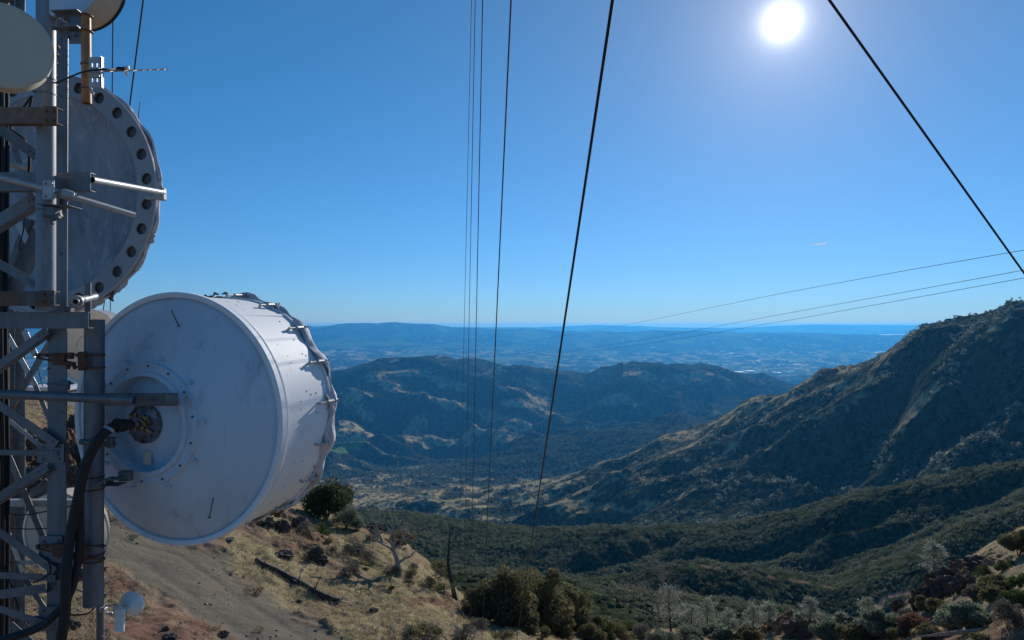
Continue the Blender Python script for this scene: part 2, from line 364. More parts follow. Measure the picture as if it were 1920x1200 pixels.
ker = np.exp(-np.linspace(-2, 2, 9)**2); ker /= ker.sum()
for k in range(len(LY)):
    if k in (5, 7, 9, 11, 13): LZ[k] = np.convolve(np.pad(LZ[k], 4, 'edge'), ker, 'valid'); LY[k] = np.convolve(np.pad(LY[k], 4, 'edge'), ker, 'valid')
# monotone cubic tangents in Y
dY = np.diff(LY, axis=0); dl = np.diff(LZ, axis=0)/dY
TZ = np.zeros_like(LZ)
for k in range(1, len(LY)-1):
    a, b = dl[k-1], dl[k]; same = a*b > 0
    TZ[k] = np.where(same, 2*a*b/np.where(same, a+b, 1), 0)
TZ[0] = dl[0]; TZ[-1] = dl[-1]
DU = UG[1]-UG[0]
def base_h(X, Y):
    X = np.asarray(X, float); Y = np.asarray(Y, float); sh = X.shape; X = X.ravel(); Y = Y.ravel()
    u = np.clip(X/np.maximum(Y, 14.0), UG[0], UG[-1]); fi = (u-UG[0])/DU; i0 = np.clip(fi.astype(int), 0, len(UG)-2); fr = fi-i0
    out = np.zeros_like(X); done = np.zeros(len(X), bool)
    Yc = np.clip(Y, 6.0, 42999)
    def at(A, k, s): return A[k][i0[s]]*(1-fr[s])+A[k][i0[s]+1]*fr[s]
    for k in range(len(LY)-1):
        cand = np.where(~done & (Yc < LY[k+1].max()+1))[0] if k < len(LY)-2 else np.where(~done)[0]
        if len(cand) == 0: continue
        y0 = at(LY, k, cand); y1 = at(LY, k+1, cand); m = (Yc[cand] < y1) | (k == len(LY)-2)
        cand = cand[m]; y0 = y0[m]; y1 = y1[m]
        z0 = at(LZ, k, cand); z1 = at(LZ, k+1, cand); t0 = at(TZ, k, cand); t1 = at(TZ, k+1, cand)
        h = y1-y0; t = np.clip((Yc[cand]-y0)/h, 0, 1)
        out[cand] = (2*t**3-3*t**2+1)*z0+(t**3-2*t**2+t)*h*t0+(-2*t**3+3*t**2)*z1+(t**3-t**2)*h*t1
        done[cand] = True
    return out.reshape(sh)
def march(px, py, y0=12, y1=70000, fn=None, n=2500):
    fn = fn or base_h
    Y = np.exp(np.linspace(math.log(y0), math.log(y1), n)); u = (px-960)/F
    z = -(py-HY)/F*Y; h = fn(u*Y, Y); k = np.where(z <= h)[0]
    if len(k) == 0: return None
    k = k[0]
    if k == 0: return u*Y[0], Y[0], h[0]
    a = (z[k-1]-h[k-1]); b = (h[k]-z[k]); t = a/(a+b+1e-12); y = Y[k-1]*(1-t)+Y[k]*t
    return u*y, y, float(fn(np.array([u*y]), np.array([y]))[0])
# spurs (height > 0) and gullies (height < 0) laid over the slopes: photo polyline, distance window, half width m, height m, grass
SPURS = [
 # the big mountain face on the right
 ([(1870,640),(1850,665),(1800,700),(1780,735),(1745,770),(1700,800)], 500, 1500, 60, 26, 0.55),
 ([(1700,668),(1665,700),(1640,735),(1600,770),(1560,800),(1520,825)], 700, 1800, 55, 24, 0.4),
 ([(1520,722),(1495,745),(1475,770),(1440,790),(1410,815),(1370,850)], 500, 1900, 55, 22, 0.95),
 ([(1400,768),(1380,790),(1350,815),(1310,840),(1250,870),(1180,900)], 500, 2200, 70, 26, 0.9),
 ([(1600,790),(1560,810),(1510,835),(1470,860),(1400,885),(1360,893),(1290,911),(1240,922),(1200,930),(1150,938)], 700, 1900, 60, 34, 0.45),
 ([(1230,838),(1190,862),(1130,888),(1080,910),(1040,930)], 500, 2400, 80, 26, 0.9),
 ([(1800,840),(1790,865),(1770,885),(1745,905)], 700, 1200, 30, 14, 0.5),
 ([(1890,800),(1860,830),(1820,860)], 500, 1200, 40, 16, 0.2),
 ([(1150,940),(1100,952),(1060,962),(1010,985)], 1300, 2400, 60, 24, 0.9),
 ([(1090,912),(1040,935),(980,950),(930,960),(880,975)], 1300, 2500, 60, 22, 0.95),
 ([(1000,915),(940,930),(900,945),(850,958),(800,968)], 1300, 2600, 60, 22, 0.95),
 ([(860,920),(800,940),(740,950),(1300,965)], 1300, 2700, 60, 20, 0.8),
 ([(1700,700),(1690,740),(1660,790),(1640,830),(1600,870),(1540,920)], 500, 1500, 50, -26, 0),
 ([(1560,730),(1530,770),(1480,810),(1420,850)], 500, 1800, 45, -24, 0),
 ([(1440,780),(1390,820),(1330,855),(1270,885)], 500, 2100, 45, -22, 0),
 ([(1850,720),(1820,770),(1760,830),(1700,880)], 500, 1300, 50, -28, 0),
 ([(1330,915),(1260,940),(1180,965),(1130,985)], 500, 1900, 60, -28, 0),
 # hills in the middle distance
 ([(694,710),(730,725),(772,740),(808,758),(854,772)], 4200, 7500, 130, 62, 1.0),
 ([(857,765),(896,776),(935,787),(960,804)], 4200, 7500, 120, 45, 0.9),
 ([(720,700),(760,697),(800,700),(840,718),(870,728)], 4200, 7500, 130, 40, 0.9),
 ([(769,831),(804,824),(843,824),(896,824),(932,820),(960,838)], 4000, 5200, 130, 48, 1.0),
 ([(641,801),(660,808),(684,822),(694,836)], 4000, 6000, 120, 45, 1.0),
 ([(640,735),(655,748),(670,765),(690,785)], 4200, 7000, 100, 40, 0.7),
 ([(950,752),(985,745),(1010,755),(1040,770)], 4200, 7000, 110, 30, 0.9),
 ([(1120,762),(1150,750),(1180,755),(1190,765)], 4200, 7000, 110, 30, 1.0),
 ([(1233,700),(1200,715),(1160,740),(1120,760),(1050,775)], 4200, 7000, 130, 40, 0.1),
 ([(1346,700),(1330,720),(1290,740),(1240,760)], 4200, 7000, 130, 40, 0.1),
 ([(980,700),(960,720),(930,745),(920,765)], 4200, 7000, 130, 40, 0.1),
 ([(720,745),(760,770),(800,795),(840,810)], 4200, 7000, 120, -50, 0),
 ([(1100,715),(1070,740),(1040,760),(1000,790)], 4200, 7000, 120, -50, 0),
 ([(640,770),(680,790),(720,815)], 4200, 7000, 100, -40, 0),
 # chaparral slope below
 ([(1250,1010),(1180,1040),(1080,1060)], 380, 800, 14, -8, 0),
 ([(1700,930),(1600,975),(1450,1030),(1300,1060)], 380, 800, 16, -9, 0),
 ([(1900,900),(1780,950),(1640,1000),(1500,1060)], 380, 800, 16, -9, 0),
]
SP = []
for pts, ya, yb, wd, ht, gr in SPURS:
    q = [march(x, y, ya, 12000) for x, y in pts]; q = [(a[0], a[1]) for a in q if a and a[1] < yb*1.15]
    if len(q) > 1: SP.append((np.array(q), wd, ht, gr))
def poly_dist(X, Y, q):
    d = np.full(X.shape, 1e12)
    for (a, b) in zip(q[:-1], q[1:]):
        v = b-a; L2 = (v**2).sum()+1e-9; t = np.clip(((X-a[0])*v[0]+(Y-a[1])*v[1])/L2, 0, 1)
        d = np.minimum(d, (X-a[0]-t*v[0])**2+(Y-a[1]-t*v[1])**2)
    return np.sqrt(d)
CAPY = [2, 4, 6, 8, 10, 14, 18, 22]
def terrain(X, Y, want_mask=False):
    X = np.asarray(X, float).ravel(); Y = np.asarray(Y, float).ravel(); h = base_h(X, Y); g = np.zeros_like(h)
    near = Y < 112
    for q, wd, ht, gr in SP:
        lo = q.min(0)-4*wd; hi = q.max(0)+4*wd
        s = np.where((X > lo[0]) & (X < hi[0]) & (Y > lo[1]) & (Y < hi[1]))[0]
        if len(s) == 0: continue
        d = poly_dist(X[s], Y[s], q)
        d = d + 0.35*wd*gn(X[s]/wd/1.3, Y[s]/wd/1.3, 5)
        h[s] += ht*(np.exp(-(np.clip(d, 0, None)/(wd*1.15))**1.9) if ht > 0 else np.exp(-(d/wd)**2))
        if gr > 0: g[s] = np.maximum(g[s], gr*np.exp(-(np.clip(d, 0, None)/(np.where(Y[s] < 3800, 0.27+0.12*(gr > 0.8), 0.42)*wd))**2))
    # erosion noise that grows with distance, little near crests seen against the sky
    s = np.where((Y > 95) & (Y < 900))[0]
    if len(s):
        x, y = X[s], Y[s]; k = smst(y, 95, 200)*(0.45+0.55*smst(y, 380, 480))
        h[s] += k*(2.0*fbm(x/60, y/60, 3, 3)+2.4*(ridged(x/95, y/95, 2, 11)-0.7))
    s = np.where((Y > 700) & (Y < 4200))[0]
    if len(s):
        x, y = X[s], Y[s]; k = smst(y, 700, 1000)*(1-smst(y, 3300, 4200))
        wx = x+50*fbm(x/300, y/300, 2, 77); wy = y+50*fbm(x/300, y/300, 2, 78)
        kk = k*(0.35+0.65*np.clip(np.abs(y-np.interp(x/y, UG, LY[10]))/260, 0, 1))
        h[s] += kk*(1-0.6*smst(y, 2300, 2900))*(17*(ridged(wx/330, wy/330, 3, 21)-0.75)+3*fbm(x/110, y/110, 2, 23))
        h[s] += k*0.8*fbm(x/26, y/26, 2, 24)
    s = np.where((Y > 3300) & (Y < 10500))[0]
    if len(s):
        x, y = X[s], Y[s]; k = smst(y, 3300, 4400)*(1-0.6*smst(y, 8000, 10500))
        wx = x+160*fbm(x/900, y/900, 2, 87); wy = y+160*fbm(x/900, y/900, 2, 88)
        yc = np.interp(x/y, UG, LY[14]); kk = k*(0.3+0.7*np.clip(np.abs(y-yc)/900, 0, 1))
        h[s] += kk*(92*(ridged(wx/900, wy/900, 3, 31)-0.8)+24*(ridged(wx/360+9, wy/360, 2, 35)-0.8)+7*fbm(x/300, y/300, 2, 33))
    s = np.where(Y > 8000)[0]
    if len(s):
        x, y = X[s], Y[s]; k = smst(y, 8000, 11000)*(1-smst(y, 18500, 20500))
        h[s] += k*(46*(ridged(x/1300, y/1300, 4, 41)-0.9)+20*fbm(x/500, y/500, 3, 43))
        k2 = smst(y, 19000, 21500)*(1-smst(y, 26000, 28500))
        h[s] += k2*(150*(ridged(x/3000, y/3000, 5, 51)-0.85)*(0.38+0.62*np.clip(np.abs(y-np.interp(x/y, UG, LY[18]))/3500, 0, 1))+14*fbm(x/900, y/900, 3, 53))
        h[s] += smst(y, 36500, 39000)*22*fbm(x/3000, y/3000, 4, 61)
    # the near hillside
    s = np.where(Y < 112)[0]
    if len(s):
        x, y = X[s], Y[s]; k = 1-smst(y, 85, 112)
        rd = road_mask(x, y)
        dr = poly_dist(x, y, ROAD); h[s] -= 0.055*rd*(np.exp(-((dr-1.0)/0.28)**2)-0.5*np.exp(-(dr/0.5)**2))
        h[s] += k*((0.42*fbm(x/6.5, y/6.5, 3, 71)+0.16*fbm(x/1.6, y/1.6, 3, 73)*1)*(1-0.85*rd)+0.05*fbm(x/0.5, y/0.5, 2, 75)*(1-0.6*rd)) - 0.12*rd
        # rocky lumps on the slope
        for rx, ry, rr, rh in OUTC:
            d = np.sqrt((x-rx)**2+(y-ry)**2)/rr; h[s] += rh*np.exp(-d**2)*(0.7+0.9*fbm(x/0.9, y/0.9, 3, 79))
    if want_mask: return h, g
    return h
def road_mask(x, y):
    q = ROAD
    if q is None: return np.zeros_like(x)
    d = poly_dist(x, y, q[:, :2]); wv = np.interp(y, ROADW[0], ROADW[1])
    return 1-smst(d+0.8*gn(x/1.7, y/1.7, 91)+0.35*gn(x/0.5, y/0.5, 92), wv*0.72, wv*1.12)
ROAD = None; OUTC = []
rp = [march(x, y, 12, 100) for x, y in [(60,985),(180,1015),(300,1040),(370,1085),(430,1130),(510,1185),(560,1215)]]
ROAD = np.array([(a[0], a[1]) for a in rp if a]); ROAD = np.vstack([ROAD, ROAD[-1]+(ROAD[-1]-ROAD[-2])*2.5])
ROADW = (np.array([15, 24, 27, 34, 45]), np.array([2.1, 2.0, 2.3, 3.1, 4.2]))
for (x, y, rr, rh) in [(530,968,1.5,0.5),(575,1000,1.4,0.4),(585,1030,1.2,0.35),(600,1045,0.8,0.3),(530,1032,0.9,0.3),(690,985,1.8,0.7),(480,985,1.4,0.5),(900,1150,1.4,0.5),(1470,1180,3.0,1.2),(1760,1100,2.8,1.5),(1820,1085,2.2,0.8),(130,860,3,1.2),(60,900,3,1.2)]:
    a = march(x, y, 14, 100)
    if a: OUTC.append((a[0], a[1], rr, rh))
def G(px, py, y0=14, y1=100):
    """a point on the real ground seen at this place in the photo"""
    for k in range(14):
        g = march(px, py+3*k, y0, y1, terrain, 900)
        if g is not None: return g
def gz(x, y): return float(terrain(np.array([x]), np.array([y]))[0])

# ------------------------------------------------------------------ terrain meshes
def ell(px, py, cx, cy, rx, ry, X, Y, rough=0.5):
    d = np.sqrt(((px-cx)/rx)**2+((py-cy)/ry)**2); return 1-smst(d+rough*0, 0.75, 1.15)
def cover(X, Y, h, g):
    """grass / bare / green amounts of the far land"""
    px = 960+F*X/Y; py = HY-F*h/Y
    n = fbm(X/(0.05*np.maximum(Y, 100)+10), Y/(0.12*np.maximum(Y, 100)+10), 1, 201)
    grass = g.copy(); nz = np.zeros_like(X); gr2 = np.zeros_like(X)
    s = Y < 1100; nz[s] = fbm(X[s]/38, Y[s]/38, 4, 211)
    s = (Y >= 1100) & (Y < 4200); nz[s] = fbm(X[s]/120, Y[s]/150, 5, 213)
    s = (Y >= 4200); nz[s] = fbm(X[s]/420, Y[s]/520, 5, 215)
    fine = fbm(X/(0.006*Y+1), Y/(0.012*Y+1), 1, 218)*0
    grass = grass+0.0
    # valley floor savanna
    k = (Y > 1500) & (Y < 3700); kv = smst(py, 880, 905)*(1-smst(py, 965, 985))*(1-smst(px, 980, 1250))
    grass = np.where(k, np.maximum(grass, kv*smst(nz, -0.02, 0.30)), grass)
    for cx, cy, rx, ry in [(672,925,50,17),(655,945,40,8),(900,921,10,4),(730,912,30,3),(770,876,22,4),(852,829,70,8),(660,815,30,16),(780,700,60,8),(985,757,50,9),(1155,752,32,8),(880,915,26,3),(655,750,14,14),(1015,748,20,5)]:
        grass = np.where((Y > 1500) & (Y < 8000), np.maximum(grass, ell(px, py, cx, cy, rx, ry, X, Y)*smst(nz, -0.55, -0.1)), grass)
    # crest of the mountain spur
    yc = np.interp(X/Y, UG, LY[10]); kk = np.exp(-((Y-yc+45)/165)**2)*smst(1750-px, 0, 140)
    grass = np.maximum(grass, kk*smst(nz, -0.45, 0.05)*0.95)
    hi = (Y > 4200) & (Y < 9000); grass = np.where(hi, np.maximum(grass, 0.9*smst(nz, 0.50, 0.60)*smst(Y, 4200, 4700)), grass)
    mt = (Y > 700) & (Y < 3000); pass
    yf = (Y > 8000); pl = smst(Y, 8000, 10500)
    grass = np.where(yf, np.maximum(grass, pl*smst(nz, -0.15, 0.35)*np.where(Y > 18500, 0.20, 0.60)), grass)
    # green meadows in the hills
    for cx, cy, rx, ry in [(648,842,34,9),(672,830,10,9),(1275,640,30,4)]:
        gr2 = np.where((Y > 3500), np.maximum(gr2, ell(px, py, cx, cy, rx, ry, X, Y)), gr2)
    gr2 = np.where((Y > 8000), np.maximum(gr2, pl*0.6*smst(fbm(X/1500, Y/2300, 3, 231), 0.1, 0.4)), gr2)
    # the trail over the small ridge and the loop of dirt road
    y6 = np.interp(X/Y, UG, LY[6]); bare = np.zeros_like(X)
    bare = np.maximum(bare, np.exp(-((Y-y6)/2.2)**2)*smst(px, 1300, 1325)*(1-smst(px, 1560, 1620))*smst(fbm(X/9, Y/9, 2, 240), -0.5, 0.2)*0.6)
    y4 = np.interp(X/Y, UG, LY[4]); bare = np.maximum(bare, np.exp(-((Y-y4)/2.0)**2)*smst(px, 1140, 1160)*(1-smst(px, 1290, 1360))*0.4)
    for q, wd in TRACKS:
        lo = q.min(0)-8; hi2 = q.max(0)+8; s = np.where((X > lo[0]) & (X < hi2[0]) & (Y > lo[1]) & (Y < hi2[1]))[0]
        if len(s): bare[s] = np.maximum(bare[s], np.exp(-(poly_dist(X[s], Y[s], q)/wd)**4))
    return np.clip(grass, 0, 1), np.clip(bare, 0, 1), np.clip(gr2, 0, 1)
TRACKS = []
for pts, wd in [([(1760,1108),(1700,1112),(1665,1118),(1652,1128),(1650,1140)], 1.6), ([(1160,1130),(1190,1142),(1230,1158),(1250,1168)], 1.2)]:
    q = [march(x, y, 115, 400, terrain, 800) for x, y in pts]; q = np.array([(a[0], a[1]) for a in q if a])
    if len(q) > 1: TRACKS.append((q, wd))
def canopy(X, Y, veg):
    c = np.zeros_like(X); rid = np.zeros_like(X)
    for s0, ya, yb, yc_, yd, hh, sd in [(2.1, 95, 120, 420, 620, 0.95, 301), (3.6, 330, 480, 1000, 1400, 1.9, 302), (8.5, 900, 1300, 2900, 3600, 4.2, 303), (15, 2600, 3300, 6500, 8000, 10.5, 304), (42, 6000, 7500, 13000, 17000, 12, 305)]:
        s = np.where((Y > ya) & (Y < yd))[0]
        if len(s) == 0: continue
        x, y = X[s], Y[s]; k = smst(y, ya, yb)*(1-smst(y, yc_, yd))
        a, r1 = domes(x/s0+0.3*gn(x/s0/1.1, y/s0/1.1, sd), y/s0, sd); b, r2 = domes(x/s0/0.45, y/s0/0.45, sd+50)
        v = (0.72*a+0.22*b*(a > 0.05)+0.16*b)*hh*k*(0.5+0.9*smst(fbm(x/s0/6, y/s0/6, 2, sd+9), -0.4, 0.5))
        c[s] += v; rid[s] = r1
    return c*smst(veg, 0.25, 0.6), rid
def grid_mesh(name, X, Y, Z, cov, mat, kind='structure'):
    nr, nc = X.shape; V = np.stack([X.ravel(), Y.ravel(), Z.ravel()], 1)
    i = np.arange(nr*nc).reshape(nr, nc); f = np.stack([i[:-1, :-1], i[:-1, 1:], i[1:, 1:], i[1:, :-1]], -1).reshape(-1, 4)
    o = mesh_np(name, V, f, mat, None, True, local=True)
    at = o.data.color_attributes.new('cover', 'FLOAT_COLOR', 'POINT')
    at.data.foreach_set('color', cov.reshape(-1, 4).astype(np.float32).ravel())
    o['kind'] = kind; return o
def attr(nt, name='cover'):
    a = nt.nodes.new('ShaderNodeAttribute'); a.attribute_name = name
    s = nt.nodes.new('ShaderNodeSeparateColor'); nt.links.new(a.outputs['Color'], s.inputs[0]); return s.outputs[0], s.outputs[1], s.outputs[2], a.outputs['Alpha']
def landmat(name, sc):
    m, nt, b = newmat(name); r, g, bl, al = attr(nt)
    n1 = noise(nt, 1/(sc*3), 5, 0.65); n2 = noise(nt, 1/sc, 4, 0.7); n3 = noise(nt, 1/(sc*14), 3, 0.6)
    brush = mix(nt, ramp(nt, n3, 0.35, 0.65), (0.018, 0.027, 0.013), (0.032, 0.038, 0.019))
    brush = mix(nt, ramp(nt, al, 0.3, 1.0), brush, (0.085, 0.098, 0.055))
    brush = mix(nt, ramp(nt, n2, 0.5, 0.8), brush, (0.016, 0.022, 0.010))
    grass = mix(nt, ramp(nt, n1, 0.3, 0.7), (0.31, 0.25, 0.13), (0.41, 0.325, 0.18)); grass = mix(nt, ramp(nt, n2, 0.55, 0.85), grass, (0.20, 0.16, 0.09))
    c = mix(nt, r, brush, grass); c = mix(nt, bl, c, (0.13, 0.19, 0.06)); c = mix(nt, g, c, (0.30, 0.20, 0.14))
    nt.links.new(c, b.inputs['Base Color']); b.inputs['Roughness'].default_value = 1.0; b.inputs['Specular IOR Level'].default_value = 0.0
    return m
def far_patch(name, rows, ucols, xoff, sc):
    U, Yg = np.meshgrid(ucols, rows); X = U*(Yg+xoff); x = X.ravel(); y = Yg.ravel()
    h, g = terrain(x, y, True)
    grass, bare, gr2 = cover(x, y, h, g)
    Hm = h.reshape(X.shape); hu = np.gradient(Hm, ucols, axis=1)/rows[:, None]; hy = np.gradient(Hm, rows, axis=0)-ucols[None]*hu
    # sun-facing slopes are grassy, shaded ones wooded; the gold also paints in sunlit streaks
    lit = ((-hu*SUN_DIR.x-hy*SUN_DIR.y+SUN_DIR.z)/np.sqrt(1+hu**2+hy**2)).ravel(); nz = np.zeros_like(x)
    s = (y >= 1250) & (y < 4200); nz[s] = fbm(x[s]/90, y[s]/90, 4, 223)
    s = (y >= 4200) & (y < 9500); nz[s] = fbm(x[s]/300, y[s]/300, 4, 225)
    ok = (y > 1250) & (y < 9500)
    grass = np.where(ok, np.maximum(grass, 0.95*smst(lit+0.16*nz, np.where(y < 4200, 0.55, 0.49), np.where(y < 4200, 0.66, 0.58))), grass)
    pxf = 960+F*x/y
    # ragged edges where brush meets grass
    jag = np.zeros_like(x)
    for ya, yb, s0 in [(90, 700, 3.0), (700, 3000, 14), (3000, 9000, 45), (9000, 1e6, 160)]:
        s = (y >= ya) & (y < yb); jag[s] = fbm(x[s]/s0, y[s]/s0, 3, 401)
    grass = np.where(grass > 0.02, smst(grass+0.42*jag, 0.28, 0.62), 0)
    tree = np.zeros_like(x)
    s = (y > 1300) & (y < 8500); dd, _ = domes(x[s]/np.where(y[s] < 3900, 19, 44), y[s]/np.where(y[s] < 3900, 19, 44), 411, 1.0)
    tree[s] = (dd > 0.62)*1.0
    veg = (1-grass)*(1-bare)*(1-gr2)
    veg = np.maximum(veg, tree*(grass > 0.3)*(1-gr2)*0.9); grass = np.where(tree > 0, grass*0.25, grass)
    c, rid = canopy(x, y, veg)
    cov = np.stack([grass, bare, gr2, np.clip(0.15+0.85*rid, 0, 1)], 1)
    return X, Yg, (h+c).reshape(X.shape), cov
def rowspace(segs):
    r = []
    for a, b, n in segs: r.append(np.exp(np.linspace(math.log(a), math.log(b), n, endpoint=False)))
    return np.concatenate(r+[np.array([segs[-1][1]])])
U1 = np.arange(-0.95, 0.9501, 0.00105)
rows1 = rowspace([(104, 900, 760), (900, 3600, 560), (3600, 9500, 330)])
X, Yg, Z, cov = far_patch('hills', rows1, U1, 0, 3)
grid_mesh('hills', X, Yg, Z, cov, landmat('brush_and_grass_hills', 4.0))
rows2 = rowspace([(9400, 22000, 300), (22000, 42900, 230)])
U2 = np.arange(-1.0, 1.0001, 0.0014)
X, Yg, Z, cov = far_patch('distant_plain', rows2, U2, 0, 60)
grid_mesh('distant_plain', X, Yg, Z-2.5*(Yg < 9500), cov, landmat('distant_plain_ground', 80.0))

# near hillside
mh, nt, b = newmat('dry_hillside_ground'); r, g, bl, al = attr(nt)
n1 = noise(nt, 0.55, 6, 0.7); n2 = noise(nt, 7, 6, 0.75); n3 = noise(nt, 15, 6, 0.85); n4 = noise(nt, 0.16, 4, 0.6)
soil = mix(nt, ramp(nt, n1, 0.35, 0.65), (0.30, 0.185, 0.12), (0.25, 0.19, 0.14)); soil = mix(nt, ramp(nt, n2, 0.5, 0.72), soil, (0.15, 0.095, 0.07)); soil = mix(nt, ramp(nt, n3, 0.58, 0.75), soil, (0.38, 0.31, 0.25))
grassc = mix(nt, ramp(nt, n4, 0.35, 0.65), (0.37, 0.285, 0.17), (0.27, 0.225, 0.12)); grassc = mix(nt, ramp(nt, n2, 0.48, 0.75), grassc, (0.17, 0.13, 0.07)); grassc = mix(nt, ramp(nt, n3, 0.5, 0.7), grassc, (0.45, 0.36, 0.20))
grav = mix(nt, ramp(nt, n1, 0.35, 0.65), (0.215, 0.185, 0.14), (0.165, 0.145, 0.112)); grav = mix(nt, ramp(nt, n3, 0.5, 0.7), grav, (0.10, 0.09, 0.075)); grav = mix(nt, ramp(nt, n2, 0.52, 0.72), grav, (0.13, 0.115, 0.09)); grav = mix(nt, ramp(nt, n3, 0.38, 0.30), grav, (0.33, 0.31, 0.27))
red = mix(nt, ramp(nt, n2, 0.4, 0.65), (0.25, 0.135, 0.095), (0.14, 0.085, 0.062))
c = mix(nt, r, soil, grassc); c = mix(nt, bl, c, red); c = mix(nt, g, c, grav)
nt.links.new(c, b.inputs['Base Color']); b.inputs['Roughness'].default_value = 0.95; b.inputs['Specular IOR Level'].default_value = 0.03
bh = nt.nodes.new('ShaderNodeMath'); bh.operation = 'ADD'; nt.links.new(n2, bh.inputs[0]); nt.links.new(n3, bh.inputs[1])
bump(nt, b, bh.outputs[0], 0.9, 0.06)
rows0 = rowspace([(5, 16, 60), (16, 62, 720), (62, 105.5, 200)])
U0 = np.arange(-0.98, 0.9801, 0.00135)
U, Yg = np.meshgrid(U0, rows0); X = U*(Yg+9); x = X.ravel(); y = Yg.ravel(); h = terrain(x, y)
px = 960+F*x/y; py = HY-F*h/y
rd = road_mask(x, y)
nn = fbm(x/5, y/5, 4, 501)
grass = smst(nn, -0.35, 0.25)
left = px < 1150
low = smst(py, 1120, 1190)*(1-smst(px, 350, 560)); grass = grass*(1-0.85*low)
grass = np.maximum(grass, smst(px, 600, 680)*(1-smst(px, 980, 1040))*smst(py, 960, 1000)*(0.55+0.5*smst(nn, -0.6, 0)))
redm = np.zeros_like(x)
for cx, cy, rx, ry in [(810,1128,70,9),(870,1140,40,12),(560,1010,60,22),(690,990,40,12),(300,1180,120,25),(460,1195,50,15),(110,830,40,60),(1820,1170,120,22),(1780,1200,200,16),(1790,1060,60,20),(1660,1170,50,30),(230,1110,30,40)]:
    redm = np.maximum(redm, ell(px, py, cx, cy, rx, ry, x, y)*smst(fbm(x/1.4, y/1.4, 3, 503), -0.45, 0.15))
for rx, ry, rr, rh in OUTC: redm = np.maximum(redm, 0.8*np.exp(-((x-rx)**2+(y-ry)**2)/rr**2))
grass = np.where(px > 1600, np.maximum(grass, smst(px, 1800, 1860)*(1-smst(py, 1120, 1150))*0.9), grass)
cov = np.stack([grass, rd, redm, np.ones_like(x)], 1)
grid_mesh('hillside', X, Yg, h.reshape(X.shape), cov, mh)
# water of the far bay
mw, nt, b = newmat('bay_water'); b.inputs['Base Color'].default_value = (0.25, 0.3, 0.35, 1); b.inputs['Roughness'].default_value = 0.32
b.inputs['IOR'].default_value = 1.33; bump(nt, b, noise(nt, 0.01, 3, 0.6), 0.3, 5)
WZ = -(627.6-HY)/F*32000
q = MB(); ys = [31000, 33000, 35800]
vs = []
for i, yy in enumerate(ys):
    for xx in (0.45, 0.5, 0.56, 0.60, 0.64): vs.append((xx*yy, yy+ (0 if i else 400*math.sin(xx*60)), WZ))
fs = [(r*5+c, r*5+c+1, (r+1)*5+c+1, (r+1)*5+c) for r in range(2) for c in range(4)]
o = mesh_np('bay_water', vs, fs, mw); o['kind'] = 'structure'
# ------------------------------------------------------------------ lattice tower at the left edge
TB = Vector((-4.95, 7.25, -8.5))
tower = thing('lattice_tower', 'galvanised steel lattice tower at the left edge, carrying the round dish antennas', 'tower', TB)
def pxw(w, Y): return w/F*Y
def part(mb, name, m, smooth=True, parent=None, label=None):
    o = mb.build(name, M[m], parent or tower, smooth)
    if label: o['label'] = label
    return o
# legs: angle sections
zt, zb = 6.0, -8.5
def split(mb):
    par = list(range(len(mb.v)))
    def find(i):
        while par[i] != i: par[i] = par[par[i]]; i = par[i]
        return i
    for f in mb.f:
        a = find(f[0])
        for i in f[1:]: par[find(i)] = a
    out = {}
    for f in mb.f: out.setdefault(find(f[0]), []).append(f)
    res = []
    for fs in out.values():
        ids = sorted({i for f in fs for i in f}); mp = {v: k for k, v in enumerate(ids)}; n = MB(); n.v = [mb.v[i] for i in ids]; n.f = [tuple(mp[i] for i in f) for f in fs]; res.append(n)
    return res
def each(mb, name, m, parent=None):
    for n in split(mb)[:100]: n.build(name, M[m], parent or tower, True)
q = MB(); q.angle((-4.985, 7.2, zt), (-5.045, 7.2, zb), 0.205, 0.016, (1, 0, 0), (0, 1, 0))
part(q, 'leg', 'galv')
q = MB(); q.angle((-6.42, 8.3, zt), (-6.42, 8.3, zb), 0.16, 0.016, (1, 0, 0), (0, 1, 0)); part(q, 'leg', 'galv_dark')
q = MB(); q.angle((-7.9, 10.6, zt), (-7.9, 10.6, zb), 0.16, 0.016, (1, 0, 0), (0, -1, 0)); part(q, 'leg', 'galv_dark')
